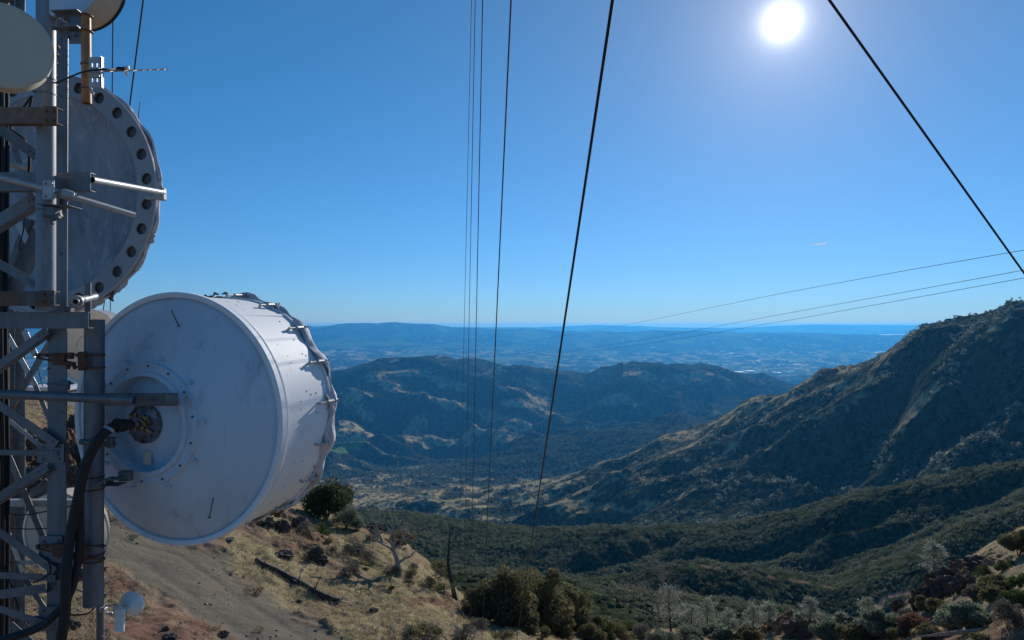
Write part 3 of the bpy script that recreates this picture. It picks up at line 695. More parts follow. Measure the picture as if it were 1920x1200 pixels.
# bolts down the upright
q = MB()
rr = random.Random(3)
for i in range(46):
    z = 3.4-i*0.155
    if rr.random() < 0.55: q.bolt((-5.0+0.07*rr.choice((0, 1, 1.9)), 7.192, z), (0, -1, 0), 0.013, 0.012)
for i in range(6): q.bolt((-4.795, 7.195, 2.9-i*0.09), (0, -1, 0), 0.010, 0.012)
each(q, 'bolt', 'galv_dark')
BR = [ # photo ends, depth, width px, material
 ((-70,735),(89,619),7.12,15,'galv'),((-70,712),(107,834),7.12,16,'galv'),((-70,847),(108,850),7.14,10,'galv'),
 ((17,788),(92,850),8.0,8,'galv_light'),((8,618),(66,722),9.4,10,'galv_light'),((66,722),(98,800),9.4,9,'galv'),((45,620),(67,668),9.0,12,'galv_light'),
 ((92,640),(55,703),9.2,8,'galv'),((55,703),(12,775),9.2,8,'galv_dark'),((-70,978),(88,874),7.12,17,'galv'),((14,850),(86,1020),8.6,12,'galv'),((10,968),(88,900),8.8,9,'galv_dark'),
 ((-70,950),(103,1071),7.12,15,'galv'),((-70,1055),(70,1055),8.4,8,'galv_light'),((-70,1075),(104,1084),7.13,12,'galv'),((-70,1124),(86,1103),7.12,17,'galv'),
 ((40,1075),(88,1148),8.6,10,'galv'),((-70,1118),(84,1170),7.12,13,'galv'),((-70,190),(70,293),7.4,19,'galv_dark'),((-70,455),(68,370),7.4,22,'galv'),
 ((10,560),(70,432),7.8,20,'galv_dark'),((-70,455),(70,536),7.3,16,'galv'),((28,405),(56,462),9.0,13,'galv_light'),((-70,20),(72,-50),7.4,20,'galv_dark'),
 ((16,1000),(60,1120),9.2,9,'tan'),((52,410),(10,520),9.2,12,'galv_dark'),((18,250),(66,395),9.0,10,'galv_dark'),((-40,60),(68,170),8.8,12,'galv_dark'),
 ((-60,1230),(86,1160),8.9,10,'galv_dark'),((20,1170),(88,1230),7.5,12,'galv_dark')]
for a, b, Y, wd, m in BR:
    p0, p1 = P(*a, Y), P(*b, Y); d = (p1-p0).normalized(); nn = Vector((-d.z, 0, d.x))
    if nn.z < 0: nn = -nn
    q = MB(); q.angle(p0-nn*pxw(wd, Y)/2, p1-nn*pxw(wd, Y)/2, pxw(wd, Y), 0.009, nn, (0, 1, 0))
    for t in (0.9, 0.95): q.bolt(p0.lerp(p1, t), (0, -1, 0), 0.012, 0.014)
    part(q, 'brace', m)
# gusset plates
for (x, y, w_, h_) in [(95,1030,44,50),(95,850,50,36),(92,370,40,50),(95,1160,44,46)]:
    q = MB(); q.box(P(x, y, 7.16), (pxw(w_, 7.16), 0.01, pxw(h_, 7.16)), None, 0.002)
    for dx in (-0.3, 0.3):
        for dy in (-0.3, 0.3): q.bolt(P(x+dx*w_, y+dy*h_, 7.15), (0, -1, 0), 0.013, 0.014)
    part(q, 'gusset_plate', 'galv')
# cross beams
def cbeam(x0, x1, y0, y1, Y, m, tilt=0, label=None, plate=True):
    zc = (y0+y1)/2; hh = pxw(y1-y0, Y); q = MB()
    q.channel(P(x0, zc-tilt, Y), P(x1, zc, Y), hh, 0.09, 0.010, side=1)
    o = part(q, 'cross_beam', m, label=label)
    if plate:
        e = MB(); e.box(P(x1-14, zc, Y-0.014), (pxw(26, Y), 0.008, hh*1.12), None, 0.002)
        for dx in (-7, 6):
            for s in (-0.28, 0.28): e.bolt(P(x1-14+dx, zc+s*(y1-y0), Y-0.018), (0, -1, 0), 0.014, 0.016)
        e.build('end_plate', M[m], o, True)
    return o
cbeam(-90, 108, 201, 232, 6.62, 'rustbeam', 0, 'rust stained cross beam')
cbeam(-90, 170, 323, 358, 7.02, 'galv', 0, None, False)
cbeam(-90, 103, 546, 573, 6.62, 'rustbeam', 0, 'rust stained cross beam')
cbeam(-90, 166, 585, 616, 6.9, 'galv', 0, None, False)
cbeam(-90, 157, 938, 950, 8.7, 'galv_light', 0, None, False)
# uprights: round pipes
q = MB(); q.pipe(P(86.5, -70, 6.85), P(86.0, 583, 6.85), 0.088); part(q, 'support_pipe', 'galv_mid')
q = MB()
for y in (150, 178, 355, 395): q.lathe(P(86, y, 6.85), (0, 0, 1), [(0, 0.09), (0, 0.094), (0.012, 0.094), (0.012, 0.09)], 28)
each(q, 'pipe_clamp', 'galv_dark')
MP = P(176.5, 860, 7.3)
q = MB(); q.pipe(P(177.5, 599, 7.3), P(175, 1134, 7.3), 0.099, 0.008, 36); part(q, 'support_pipe', 'galv')
q = MB()
for y in (895, 918, 1040, 1052): q.lathe(P(176, y, 7.3), (0, 0, 1), [(0, 0.1), (0, 0.106), (0.02, 0.106), (0.02, 0.1)], 28)
each(q, 'pipe_band', 'rust')
# rusty clamps between the upright and the pipe
def clampset(y, Y=7.1):
    q = MB()
    for dy in (0, 24):
        q.tube([P(68, y+dy*0.2, Y+0.0), P(150, y+dy, Y), P(196, y+dy+1, Y-0.02)], 0.011, 8)
        q.tube([P(196, y+dy, Y-0.02), P(197, y+dy, Y+0.12), P(196, y+dy, Y+0.3)], 0.010, 8)
    q.box(P(112, y+8, Y-0.01), (0.13, 0.05, 0.13), None, 0.006); q.box(P(155, y+12, Y-0.02), (0.075, 0.06, 0.2), None, 0.006)
    q.beam(P(118, y+14, Y-0.03), P(140, y+18, Y-0.03), 0.05, 0.04); q.box(P(132, y+2, Y), (0.06, 0.05, 0.07), None, 0.006)
    for x in (72, 88, 104, 124, 146, 157, 192):
        q.lathe(P(x, y+1, Y)-Vector((0.012, 0, 0)), (1, 0, 0), [(0, 0.0005), (0, 0.022), (0.024, 0.022), (0.024, 0.0005)], 6)
    for x in (128, 140, 150, 192):
        q.lathe(P(x, y+24, Y)-Vector((0.012, 0, 0)), (1, 0, 0), [(0, 0.0005), (0, 0.02), (0.024, 0.02), (0.024, 0.0005)], 6)
    part(q, 'clamp', 'rust', label='rusty bolted clamp')
clampset(665); clampset(1023)
q = MB(); q.tube([P(88, 720, 7.1), P(137, 719, 7.1)], 0.01, 8); q.box(P(124, 718, 7.08), (0.08, 0.05, 0.05), None, 0.006); q.box(P(126, 726, 7.08), (0.04, 0.05, 0.06), None, 0.006); part(q, 'small_clamp', 'galv_dark')
# outrigger pipes
def opipe(a, b, r, m='galv_light'):
    q = MB(); q.pipe(P(*a), P(*b), r, 0.005, 20); return part(q, 'stay_pipe', m)
opipe((-90, 310, 6.7), (97, 357, 6.72), 0.03); opipe((96, 357, 6.72), (251, 403, 7.6), 0.032); opipe((172, 337, 7.05), (306, 361, 9.2), 0.036)
opipe((15, 308, 8.0), (57, 316, 8.0), 0.033, 'tan'); opipe((-60, 736, 6.85), (252, 750, 7.0), 0.048, 'galv')
q = MB(); q.box(P(303, 364, 9.2), (0.1, 0.09, 0.17), None, 0.01); q.box(P(290, 371, 9.22), (0.22, 0.05, 0.05), None, 0.006); q.bolt(P(302, 353, 9.12), (0, 0, 1), 0.02, 0.03); part(q, 'pipe_end_bracket', 'galv_light')
q = MB(); q.box(P(91, 356, 6.66), (0.115, 0.012, 0.19), None, 0.002)
for dx in (-7, 7):
    for dy in (-12, 12): q.bolt(P(91+dx, 356+dy, 6.65), (0, -1, 0), 0.014, 0.018)
q.lathe(P(112, 361, 6.74), (P(140, 370, 6.85)-P(112, 361, 6.74)), [(0, 0.0005), (0, 0.04), (0.04, 0.055), (0.11, 0.055), (0.12, 0.045), (0.14, 0.045), (0.14, 0.0005)], 16)
part(q, 'pivot_bracket', 'galv_light')
q = MB(); q.box(P(112, 387, 6.72), (0.33, 0.2, 0.008), Matrix.Rotation(0.06, 3, 'Y'), 0.002); q.box(P(98, 398, 6.72), (0.13, 0.12, 0.11), None, 0.01)
q.beam(P(95, 412, 6.68), P(115, 402, 6.68), 0.04, 0.05); q.bolt(P(86, 405, 6.63), (0, -1, 0), 0.02, 0.04); q.bolt(P(112, 408, 6.63), (0, -1, 0), 0.02, 0.04); q.bolt(P(100, 418, 6.66), (0, -1, 0), 0.02, 0.03)
part(q, 'shelf_bracket', 'galv_dark')
# ochre pipe with its bracket
q = MB(); q.pipe(P(161, 28, 6.55), P(162.5, 194, 6.55), 0.044, 0.006, 24); oc = part(q, 'ochre_pipe', 'ochre', label='ochre painted vertical pipe')
q = MB()
for y in (31, 60):
    q.lathe(P(161.5, y, 6.55), (0, 0, 1), [(0, 0.046), (0, 0.062), (0.012, 0.062), (0.012, 0.046), (0, 0.046)], 24)
for y in (122, 167): q.lathe(P(162, y, 6.55), (0, 0, 1), [(0, 0.046), (0, 0.053), (0.014, 0.053), (0.014, 0.046), (0, 0.046)], 24)
each(q, 'pipe_collar', 'rustbeam', oc)
q = MB()
for y in (28, 58): q.box(P(133, y, 6.62), (0.26, 0.22, 0.010), Matrix.Rotation(-0.05, 3, 'Y'), 0.002)
q.box(P(140, 45, 6.6), (0.14, 0.01, 0.15), None, 0.002); q.box(P(141, 70, 6.6), (0.12, 0.01, 0.13), None, 0.002)
for x, y in ((122, 36), (108, 32), (112, 60), (140, 66), (150, 54), (128, 70)): q.bolt(P(x, y, 6.58), (0, -1, 0), 0.016, 0.03)
part(q, 'pipe_bracket', 'galv')
for (x, y) in [(107, 88), (106, 103), (105, 119), (103, 141), (104, 160)]:
    q = MB(); q.box(P(x, y, 7.1), (0.045, 0.05, 0.04), None, 0.008); q.bolt(P(x+3, y, 7.07), (0, -1, 0), 0.012, 0.02); part(q, 'bolt_cluster', 'rustbeam')
# stub pipe and camera-like pipe end near the big dish foot
q = MB(); q.pipe(P(165, 530, 7.2), P(165, 600, 7.2), 0.032, 0.005, 20); part(q, 'stub_pipe', 'galv_dark')
q = MB(); q.pipe(P(141, 566, 6.85), P(178, 556, 7.4), 0.036, 0.01, 24)
q.lathe(P(141.5, 566, 6.86), (P(178, 556, 7.4)-P(141, 566, 6.85)), [(0.03, 0.037), (0.03, 0.058), (0.07, 0.062), (0.12, 0.05), (0.12, 0.037)], 24); part(q, 'clamp_pipe', 'galv_light')
q = MB(); q.tube([P(160, 560, 6.9), P(158, 572, 6.9), P(150, 580, 6.9), P(136, 576, 6.9), P(130, 568, 6.9)], 0.006, 6); q.box(P(130, 581, 6.95), (0.07, 0.08, 0.06), None, 0.01); part(q, 'u_bolt', 'galv_dark')
# plate over the drum hub and lower strut
q = MB(); q.box(P(262, 749, 7.28), (pxw(138, 7.28), 0.02, pxw(24, 7.28)), None, 0.003); q.box(P(322, 749, 7.24), (pxw(17, 7.24), 0.09, pxw(22, 7.24)), None, 0.006)
q.box(P(245, 738.5, 7.33), (pxw(110, 7.3), 0.08, 0.012), None, 0.002); q.bolt(P(284, 749, 7.265), (0, -1, 0), 0.02, 0.012)
part(q, 'hub_strut', 'galv_dark')
q = MB(); q.box(P(215, 897, 7.25), (0.16, 0.14, 0.012), None, 0.002); q.box(P(214, 908, 7.28), (0.18, 0.16, 0.012), None, 0.002); q.box(P(205, 902, 7.3), (0.012, 0.14, 0.06), None, 0.002)
q.pipe(P(177, 908, 7.14), P(206, 897, 7.2), 0.018, 0.004, 14); q.box(P(236, 892, 7.4), (0.13, 0.09, 0.11), None, 0.01)
part(q, 'lower_strut', 'galv_dark')
q = MB(); q.pipe(P(150, 828, 7.1), P(215, 834, 7.15), 0.03, 0.005, 16); q.box(P(208, 829, 7.15), (0.06, 0.08, 0.11), None, 0.008); q.tube([P(205, 823, 7.1), P(222, 820, 7.1)], 0.008, 8); part(q, 'cable_support', 'galv_dark')

# ------------------------------------------------------------------ the large drum antenna
def frame(cx, cy, Y, az):
    C = P(cx, cy, Y); d = Vector((math.sin(az), math.cos(az), 0)); r = Vector((math.cos(az), -math.sin(az), 0)); return C, d, r
def rp(C, d, r, t, rad, ang): return C+d*t+(r*math.cos(ang)+Vector((0, 0, 1))*math.sin(ang))*rad
C1, d1, r1 = frame(326, 785, 7.98, R(16.2))
RAD = 1.49
def drum_base(C, d, rad): b = C.copy(); b.z -= rad; return b
drum = thing('drum_antenna', 'huge white drum antenna in the middle left, its back dome and hub ring towards us', 'antenna', drum_base(C1, d1, RAD), -R(16.2))
def dome(rr_): return -0.50*(1-(rr_/1.43)**2)
q = MB(); prof = [(dome(x), x) for x in np.linspace(0.60, 1.43, 22)]+[(0.02, 1.44), (0.035, 1.46)]
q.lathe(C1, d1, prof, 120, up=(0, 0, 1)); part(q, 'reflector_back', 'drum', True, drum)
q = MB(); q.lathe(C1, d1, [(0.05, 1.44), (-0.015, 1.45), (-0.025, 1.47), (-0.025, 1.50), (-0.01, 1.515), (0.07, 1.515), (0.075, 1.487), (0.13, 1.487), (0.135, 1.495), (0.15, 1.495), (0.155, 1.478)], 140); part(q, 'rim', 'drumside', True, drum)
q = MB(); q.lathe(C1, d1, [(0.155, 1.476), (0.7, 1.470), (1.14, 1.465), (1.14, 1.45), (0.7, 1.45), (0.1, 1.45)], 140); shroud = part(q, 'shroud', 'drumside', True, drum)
# seam strips and rivets on the shroud
q = MB()
for a in (R(58), R(178), R(298)):
    q.box(rp(C1, d1, r1, 0.62, 1.4745, a), (0.90, 0.05, 0.004), Matrix((d1, (-r1*math.sin(a)+Vector((0,0,1))*math.cos(a)), (r1*math.cos(a)+Vector((0,0,1))*math.sin(a)))).transposed(), 0.001)
each(q, 'seam_strip', 'drumside', shroud); q = MB()
rr = random.Random(9)
for i in range(95):
    a = 2*math.pi*rr.random(); t = rr.choice((0.42, 0.62, 0.95, 1.02, 0.78))+rr.uniform(-0.05, 0.05)
    dr = (r1*math.cos(a)+Vector((0,0,1))*math.sin(a)); p = rp(C1, d1, r1, t, 1.469, a)
    q.lathe(p, dr, [(0, 0.011), (0.006, 0.008), (0.007, 0.0005)], 6)
each(q, 'rivet', 'galv_dark', shroud)
q = MB(); q.lathe(C1, d1, [(1.05, 1.469), (1.05, 1.492), (1.07, 1.494), (1.085, 1.485), (1.09, 1.469)], 140); part(q, 'tension_band', 'drumside', True, drum)
# hub: raised ring, recess, inner cone and feed cover
hb = dome(0.62)
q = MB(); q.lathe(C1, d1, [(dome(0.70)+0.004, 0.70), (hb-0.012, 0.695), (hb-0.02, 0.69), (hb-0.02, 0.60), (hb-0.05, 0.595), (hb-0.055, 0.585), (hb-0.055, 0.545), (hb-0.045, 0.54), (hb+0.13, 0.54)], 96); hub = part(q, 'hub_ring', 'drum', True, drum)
q = MB()
for i in range(14):
    a = 2*math.pi*(i+0.35)/14; p = rp(C1, d1, r1, hb-0.022, 0.66, a); q.lathe(p, -d1, [(0, 0.014), (0.012, 0.014), (0.012, 0.0005)], 6)
each(q, 'bolt', 'galv_dark', hub)
for i in range(10):
    q = MB()
    a = 2*math.pi*(i+0.1)/10; p = rp(C1, d1, r1, dome(0.735)-0.006, 0.735, a)
    rd = (r1*math.cos(a)+Vector((0,0,1))*math.sin(a)); tg = (-r1*math.sin(a)+Vector((0,0,1))*math.cos(a)); Mx = Matrix((rd, -d1, tg)).transposed()
    q.box(p, (0.075, 0.010, 0.06), Mx, 0.002); q.box(p-d1*0.02+rd*0.03, (0.012, 0.04, 0.06), Mx, 0.002)
    for s in (-0.017, 0.017): q.lathe(p-d1*0.006+tg*s, -d1, [(0, 0.008), (0.016, 0.008), (0.016, 0.0005)], 6)
    q.build('bolt_tab', M['drum'], hub, True)
q = MB(); q.lathe(C1, d1, [(hb+0.125, 0.542), (hb+0.115, 0.50), (hb+0.05, 0.34), (hb-0.0, 0.22), (hb-0.02, 0.0005)], 80); part(q, 'hub_disc', 'drum', True, drum)
q = MB(); q.lathe(C1, d1, [(hb-0.005, 0.225), (hb-0.045, 0.222), (hb-0.05, 0.205), (hb-0.03, 0.20), (hb-0.055, 0.10), (hb-0.06, 0.0005)], 48); fc = part(q, 'feed_cover', 'hubglass', True, drum)
q = MB(); rr = random.Random(4)
for i in range(22):
    a = rr.uniform(0, 6.28); rd = rr.uniform(0.03, 0.17); p = rp(C1, d1, r1, hb-0.075, rd, a)
    q.box(p, (rr.uniform(0.015, 0.06), rr.uniform(0.02, 0.05), rr.uniform(0.012, 0.05)), Matrix.Rotation(rr.uniform(0, 3), 3, 'Y'), 0.003)
for i in range(12):
    a = i/12*6.283; p = rp(C1, d1, r1, hb-0.05, 0.212, a); q.lathe(p, -d1, [(0, 0.010), (0.014, 0.010), (0.014, 0.0005)], 6)
q.build('feed_fittings', M['brass'], fc, True)
# drain slots and marks on the dome
def on_dome(px, py):
    t = 0.0; D = P(px, py, 1.0)
    for _ in range(6):
        o = C1+d1*t; k = o.dot(d1)/D.dot(d1); p = D*k; t = dome(min(1.42, (p-o).length))
    return p
for a, b in (((322, 582), (336, 611)), ((401, 933), (393, 970))):
    q = MB(); p0, p1 = on_dome(*a)-d1*0.006, on_dome(*b)-d1*0.006; q.beam(p0, p1, 0.014, 0.008); q.box(p1, (0.035, 0.012, 0.02), None, 0.003)
    part(q, 'stay_slot', 'galv', True, drum)
q = MB(); q.box(rp(C1, d1, r1, hb+0.03, 0.40, R(-92)), (0.09, 0.012, 0.15), Matrix.Rotation(0.05, 3, 'Y'), 0.002); part(q, 'label_plate', 'tan', True, drum)
# turnbuckles round the front edge
for i in range(18):
    a = 2*math.pi*(i+0.28)/18; rdv = (r1*math.cos(a)+Vector((0,0,1))*math.sin(a)); q = MB()
    p0 = C1+d1*0.78+rdv*1.515; p1 = C1+d1*1.10+rdv*1.525
    q.tube([p0, p1], 0.011, 8); q.tube([p0.lerp(p1, 0.45), p0.lerp(p1, 0.85)], 0.024, 10); q.beam(p0-rdv*0.045, p0+rdv*0.01, 0.035, 0.02, d1)
    q.tube([p0.lerp(p1, 0.9), p1+rdv*0.02+d1*0.05], 0.016, 8); q.box(p1+rdv*0.005, (0.04, 0.04, 0.04), None, 0.006)
    part(q, 'turnbuckle', 'galv_light', True, drum)
# torn fabric cover over the front
def cover_mesh(C, d, r, R0, t0, t1, seed, amp=1.0, nseg=220, rag=0.07, bulge=0.10):
    rs = np.random.RandomState(seed); A = np.linspace(0, 2*np.pi, nseg, endpoint=False)
    def pn(f, s): return np.interp((A/(2*np.pi)*f) % f, np.arange(f+1), np.append(*(lambda v: (v, v[0]))(np.random.RandomState(seed+s).uniform(-1, 1, f))))
    edge = t0+rag*(0.5*pn(40, 1)+0.9*np.clip(pn(17, 2), -0.2, 1)); V = []; Fc = []
    rows = []
    for k, s in enumerate(np.linspace(0, 1, 9)):
        t = edge*(1-s)+t1*s; fold = amp*(0.030*pn(36, 5+k//3)+0.012*pn(90, 9+k//2))*(1-0.5*s)+0.02*np.sin(A*18)*amp
        rad = R0+fold+0.028*math.sin(s*math.pi)*1.0; rows.append((t, rad))
    for s in (0.97, 0.85, 0.6, 0.3, 0.02):
        rows.append((np.full(nseg, t1+bulge*(1-s**2))+0.02*pn(14, 30)*s, np.full(nseg, R0*s)))
    for t, rad in rows:
        for i in range(nseg): V.append(C+d*float(t[i])+(r*math.cos(A[i])+Vector((0,0,1))*math.sin(A[i]))*float(rad[i]))
    for k in range(len(rows)-1):
        for i in range(nseg):
            j = (i+1) % nseg; Fc.append((k*nseg+i, k*nseg+j, (k+1)*nseg+j, (k+1)*nseg+i))
    Fc.append(tuple((len(rows)-1)*nseg+i for i in range(nseg)))
    return V, Fc
V, Fc = cover_mesh(C1, d1, r1, 1.492, 1.00, 1.16, 5, 1.2, 260, 0.16, 0.03)
o = mesh_np('front_cover', V, Fc, M['fabric'], drum, True); o['label'] = 'torn grey fabric cover flapping round the front edge'
# dark frayed bundle at the top and along the underside
q = MB(); rr = random.Random(8)
for i in range(26):
    a = R(rr.choice((rr.uniform(90, 118), rr.uniform(92, 110), rr.uniform(-60, -92)))); t = rr.uniform(0.92, 1.14); rdv = (r1*math.cos(a)+Vector((0,0,1))*math.sin(a)); tg = (-r1*math.sin(a)+Vector((0,0,1))*math.cos(a))
    p = C1+d1*t+rdv*(1.50+rr.uniform(0, 0.05)); ln = rr.uniform(0.05, 0.16)
    q.tube([p, p+tg*ln*0.5+rdv*rr.uniform(-0.01, 0.03)+d1*rr.uniform(-0.03, 0.03), p+tg*ln+d1*rr.uniform(-0.05, 0.05)], [0.010, 0.02, 0.006], 6)
each(q, 'frayed_strap', 'rustbeam', drum)

# ------------------------------------------------------------------ the big grey perforated dish behind
AZ2 = R(7.5)
C2, d2, r2 = frame(85, 364, 9.5, AZ2); R2 = 1.70
dish = thing('dish_antenna', 'big grey dish with a ring of round holes, above and behind the white drum', 'antenna', drum_base(C2, d2, R2), -AZ2)
md = paint('streaked_grey_paint', (0.17, 0.205, 0.245), (0.30, 0.33, 0.365), 1.4, 0.55, 0.1, 0.40, 0.60, c3=(0.50, 0.53, 0.55), s3=6, lo3=0.54, hi3=0.74, bs=0.08, stretch=(1, 1, 0.45)); M['dishgrey'] = md
M['dishring'] = paint('grey_flange_paint', (0.34, 0.36, 0.38), (0.27, 0.29, 0.31), 2.5, 0.5, 0.1, c3=(0.5, 0.5, 0.5), s3=6, lo3=0.66, hi3=0.8, bs=0.05)
def ring_with_holes(C, d, r, r0, r1_, nh, hr, rc, t, ph):
    """flat annulus with round holes (front face), each sector a fan round its hole"""
    q = MB(); sec = 2*math.pi/nh; k = 8
    for s in range(nh):
        ac_ = ph+s*sec; inner = []; 
        cp = (rc*math.cos(ac_), rc*math.sin(ac_))
        outer = []
        cs = [(r0, -0.5), (r1_, -0.5), (r1_, 0.5), (r0, 0.5)]
        per = []
        for e in range(4):
            a_, b_ = cs[e], cs[(e+1) % 4]
            for j in range(k): f = j/k; per.append((a_[0]+(b_[0]-a_[0])*f, ac_+(a_[1]+(b_[1]-a_[1])*f)*sec))
        n = len(per); vs = []
        for (rad, an) in per: vs.append(C+d*t+r*(rad*math.cos(an))+Vector((0,0,1))*(rad*math.sin(an)))
        for (rad, an) in per:
            x, y = rad*math.cos(an)-cp[0], rad*math.sin(an)-cp[1]; L = math.hypot(x, y); vs.append(C+d*t+r*(cp[0]+x/L*hr)+Vector((0,0,1))*(cp[1]+y/L*hr))
        for (rad, an) in per:
            x, y = rad*math.cos(an)-cp[0], rad*math.sin(an)-cp[1]; L = math.hypot(x, y); vs.append(C+d*(t+0.03)+r*(cp[0]+x/L*hr)+Vector((0,0,1))*(cp[1]+y/L*hr))
        fs = [(i, (i+1) % n, n+(i+1) % n, n+i) for i in range(n)]+[(n+i, n+(i+1) % n, 2*n+(i+1) % n, 2*n+i) for i in range(n)]
        q.add(vs, fs)
    return q
ring_with_holes(C2, d2, r2, 1.43, R2, 28, 0.080, 1.575, 0.0, R(6.4)).build('perforated_ring', M['dishring'], dish)
q = MB(); q.lathe(C2, d2, [(0.0, 1.43), (0.004, 1.425), (0.03, 1.39), (0.10, 0.8), (0.12, 0.0005)], 120); part(q, 'back_panel', 'dishgrey', True, dish)
q = MB(); q.lathe(C2, d2, [(0.06, 1.42), (0.06, R2-0.01)], 120); part(q, 'inner_wall', 'galv_dark', True, dish)
q = MB(); q.lathe(C2, d2, [(0.0, R2), (-0.012, R2+0.004), (-0.012, R2+0.02), (0.01, R2+0.024), (0.03, R2+0.012), (0.09, R2+0.008), (0.09, R2-0.01)], 160); part(q, 'edge_band', 'galv_light', True, dish)
V, Fc = cover_mesh(C2, d2, r2, R2+0.006, 0.03, 0.12, 21, 0.75, 260, 0.05, 0.05)
o = mesh_np('front_cover', V, Fc, M['fabric'], dish, True); o['label'] = 'ragged fabric skirt hanging from the rim'
rr = random.Random(12)
for a0, wd_, hg in ((-22, 0.10, 0.08), (-35, 0.14, 0.10), (-49, 0.18, 0.10), (-56, 0.07, 0.14), (-66, 0.2, 0.08)):
    q = MB(); n_ = 7; top = []; low = []; bk = []
    for k in range(n_+1):
        a = R(a0+math.degrees(wd_/R2)*(k/n_-0.5)*2); rdv = (r2*math.cos(a)+Vector((0,0,1))*math.sin(a)); e = math.sin(math.pi*k/n_)**0.6
        top.append(C2+d2*0.07+rdv*(R2-0.03)); low.append(C2+d2*(0.05+0.05*rr.random())+rdv*(R2+0.02+hg*e*rr.uniform(0.25, 0.75))+Vector((0, 0, -hg*0.35*e*rr.random()))); bk.append(low[-1]+d2*0.012)
    q.add(top+low+bk, [(k, k+1, n_+2+k, n_+1+k) for k in range(n_)]+[(n_+1+k, n_+2+k, 2*n_+3+k, 2*n_+2+k) for k in range(n_)])
    q.build('torn_flap', M['fabric'] if rr.random() < 0.8 else M['rustbeam'], dish)

# ------------------------------------------------------------------ smaller dishes
def small_drum(name, label, cx, cy, Y, az, rad, dep, m='cream', mr='galv_light', facing_cam=True, rib=False):
    C, d, r = frame(cx, cy, Y, az); t = thing(name, label, 'antenna', drum_base(C, d, rad), -az)
    q = MB(); q.lathe(C, d, [(0, 0.0005), (-0.012*rad, rad*0.5), (0, rad*0.93), (0.0, rad*0.965), (0.005, rad*0.985)], 72); part(q, 'radome' if facing_cam else 'back_plate', m, True, t)
    q = MB(); q.lathe(C, d, [(0.006, rad*0.985), (0.006, rad*1.01), (0.03, rad*1.015), (0.035, rad), (dep, rad), (dep+0.01, rad*0.98), (dep, 0.0005)], 72); part(q, 'shell', mr, True, t)
    return t, C, d, r
M['shade_cream'] = paint('shaded_cream_radome', (0.54, 0.50, 0.38), (0.58, 0.54, 0.42), 2, 0.5, bs=0.03)  # cream face with its shade put into the colour, warmed against blue skylight
t, C, d, r = small_drum('drum_antenna', 'cream cased round antenna cut by the left edge near the top', 6, 84, 6.0, R(-37), 0.375, 0.20, 'shade_cream', 'cream')
t2, C, d, r = small_drum('drum_antenna', 'pale tan round antenna cut off by the top edge above the ochre pipe', 126, -46, 6.75, R(12), 0.43, 0.30, 'drum', 'tan', False)
q = MB(); q.lathe(C, d, [(0.28, 0.43), (0.28, 0.438), (0.31, 0.438), (0.31, 0.43)], 72); part(q, 'rim_band', 'black', True, t2)
t3, C, d, r = small_drum('drum_antenna', 'pale round antenna half hidden behind the top of the drum support pipe', 164, 650, 10.8, R(8), 0.60, 0.3, 'tan', 'galv_light')
q = MB(); q.lathe(C, d, [(-0.004, 0.22), (-0.02, 0.215), (-0.02, 0.19), (-0.004, 0.185)], 40); part(q, 'hub_ring', 'tan', True, t3)
t4, C, d, r = small_drum('drum_antenna', 'beige round antenna behind the lower tower braces', 108, 1000, 9.2, R(10), 0.56, 0.3, 'tan', 'tan')
q = MB(); q.lathe(C, d, [(-0.006, 0.545), (-0.02, 0.545), (-0.02, 0.52), (-0.006, 0.52)], 48); part(q, 'rim_band', 'white_plastic', True, t4)
# little ribbed dish on the conduit at the bottom
pole = thing('conduit_pole', 'thin grey conduit pole under the white drum antenna', 'pole', P(192, 1600, 7.75))
q = MB(); q.pipe(P(191.5, 950, 7.75), P(191, 1142, 7.75), 0.021, 0.003, 16); part(q, 'upper_tube', 'galv_light', True, pole)
q = MB(); q.pipe(P(188.5, 1130, 7.75), P(188.5, 1600, 7.75), 0.042, 0.004, 20); part(q, 'lower_tube', 'galv_dark', True, pole)
q = MB()
for y in (1068, 1118): q.box(P(192, y, 7.72), (0.07, 0.05, 0.045), None, 0.008); q.tube([P(186, y-2, 7.7), P(203, y-4, 7.7)], 0.006, 6)
q.tube([P(193, 1185, 7.7), P(205, 1178, 7.7), P(207, 1190, 7.7), P(199, 1197, 7.7), P(190, 1192, 7.7)], 0.005, 6)
part(q, 'conduit_clip', 'galv_dark', True, pole)
sd = thing('small_dish', 'little white ribbed dish with a flat housing, near the bottom left', 'antenna', P(235, 1185, 7.6))
cd = P(236, 1142, 7.62); ax = Vector((0.05, 0.98, 0.16)).normalized()
q = MB(); pr = [(0.0, 0.02)]
for i in range(6): a_ = 0.045+i*0.016; pr += [(0.03+i*0.012, a_), (0.03+i*0.012, a_+0.010), (0.036+i*0.012, a_+0.013)]
pr += [(0.12, 0.142), (0.13, 0.142), (0.13, 0.12)]; q.lathe(cd, ax, pr, 48); part(q, 'ribbed_shell', 'white_plastic', True, sd)
q = MB(); q.lathe(cd-ax*0.06, ax, [(0, 0.0005), (0, 0.05), (0.03, 0.058), (0.05, 0.05), (0.08, 0.035)], 24); part(q, 'feed_housing', 'cream', True, sd)
q = MB(); q.box(P(224.5, 1163, 7.5), (0.108, 0.035, 0.26), Matrix.Rotation(0.03, 3, 'Y'), 0.015); part(q, 'radio_box', 'white_plastic', True, sd)
q = MB(); q.lathe(P(222.5, 1142, 7.518), (0, -1, 0), [(0, 0.052), (0.03, 0.052), (0.035, 0.04), (0.035, 0.0005)], 28); part(q, 'box_cap', 'cream', True, sd)
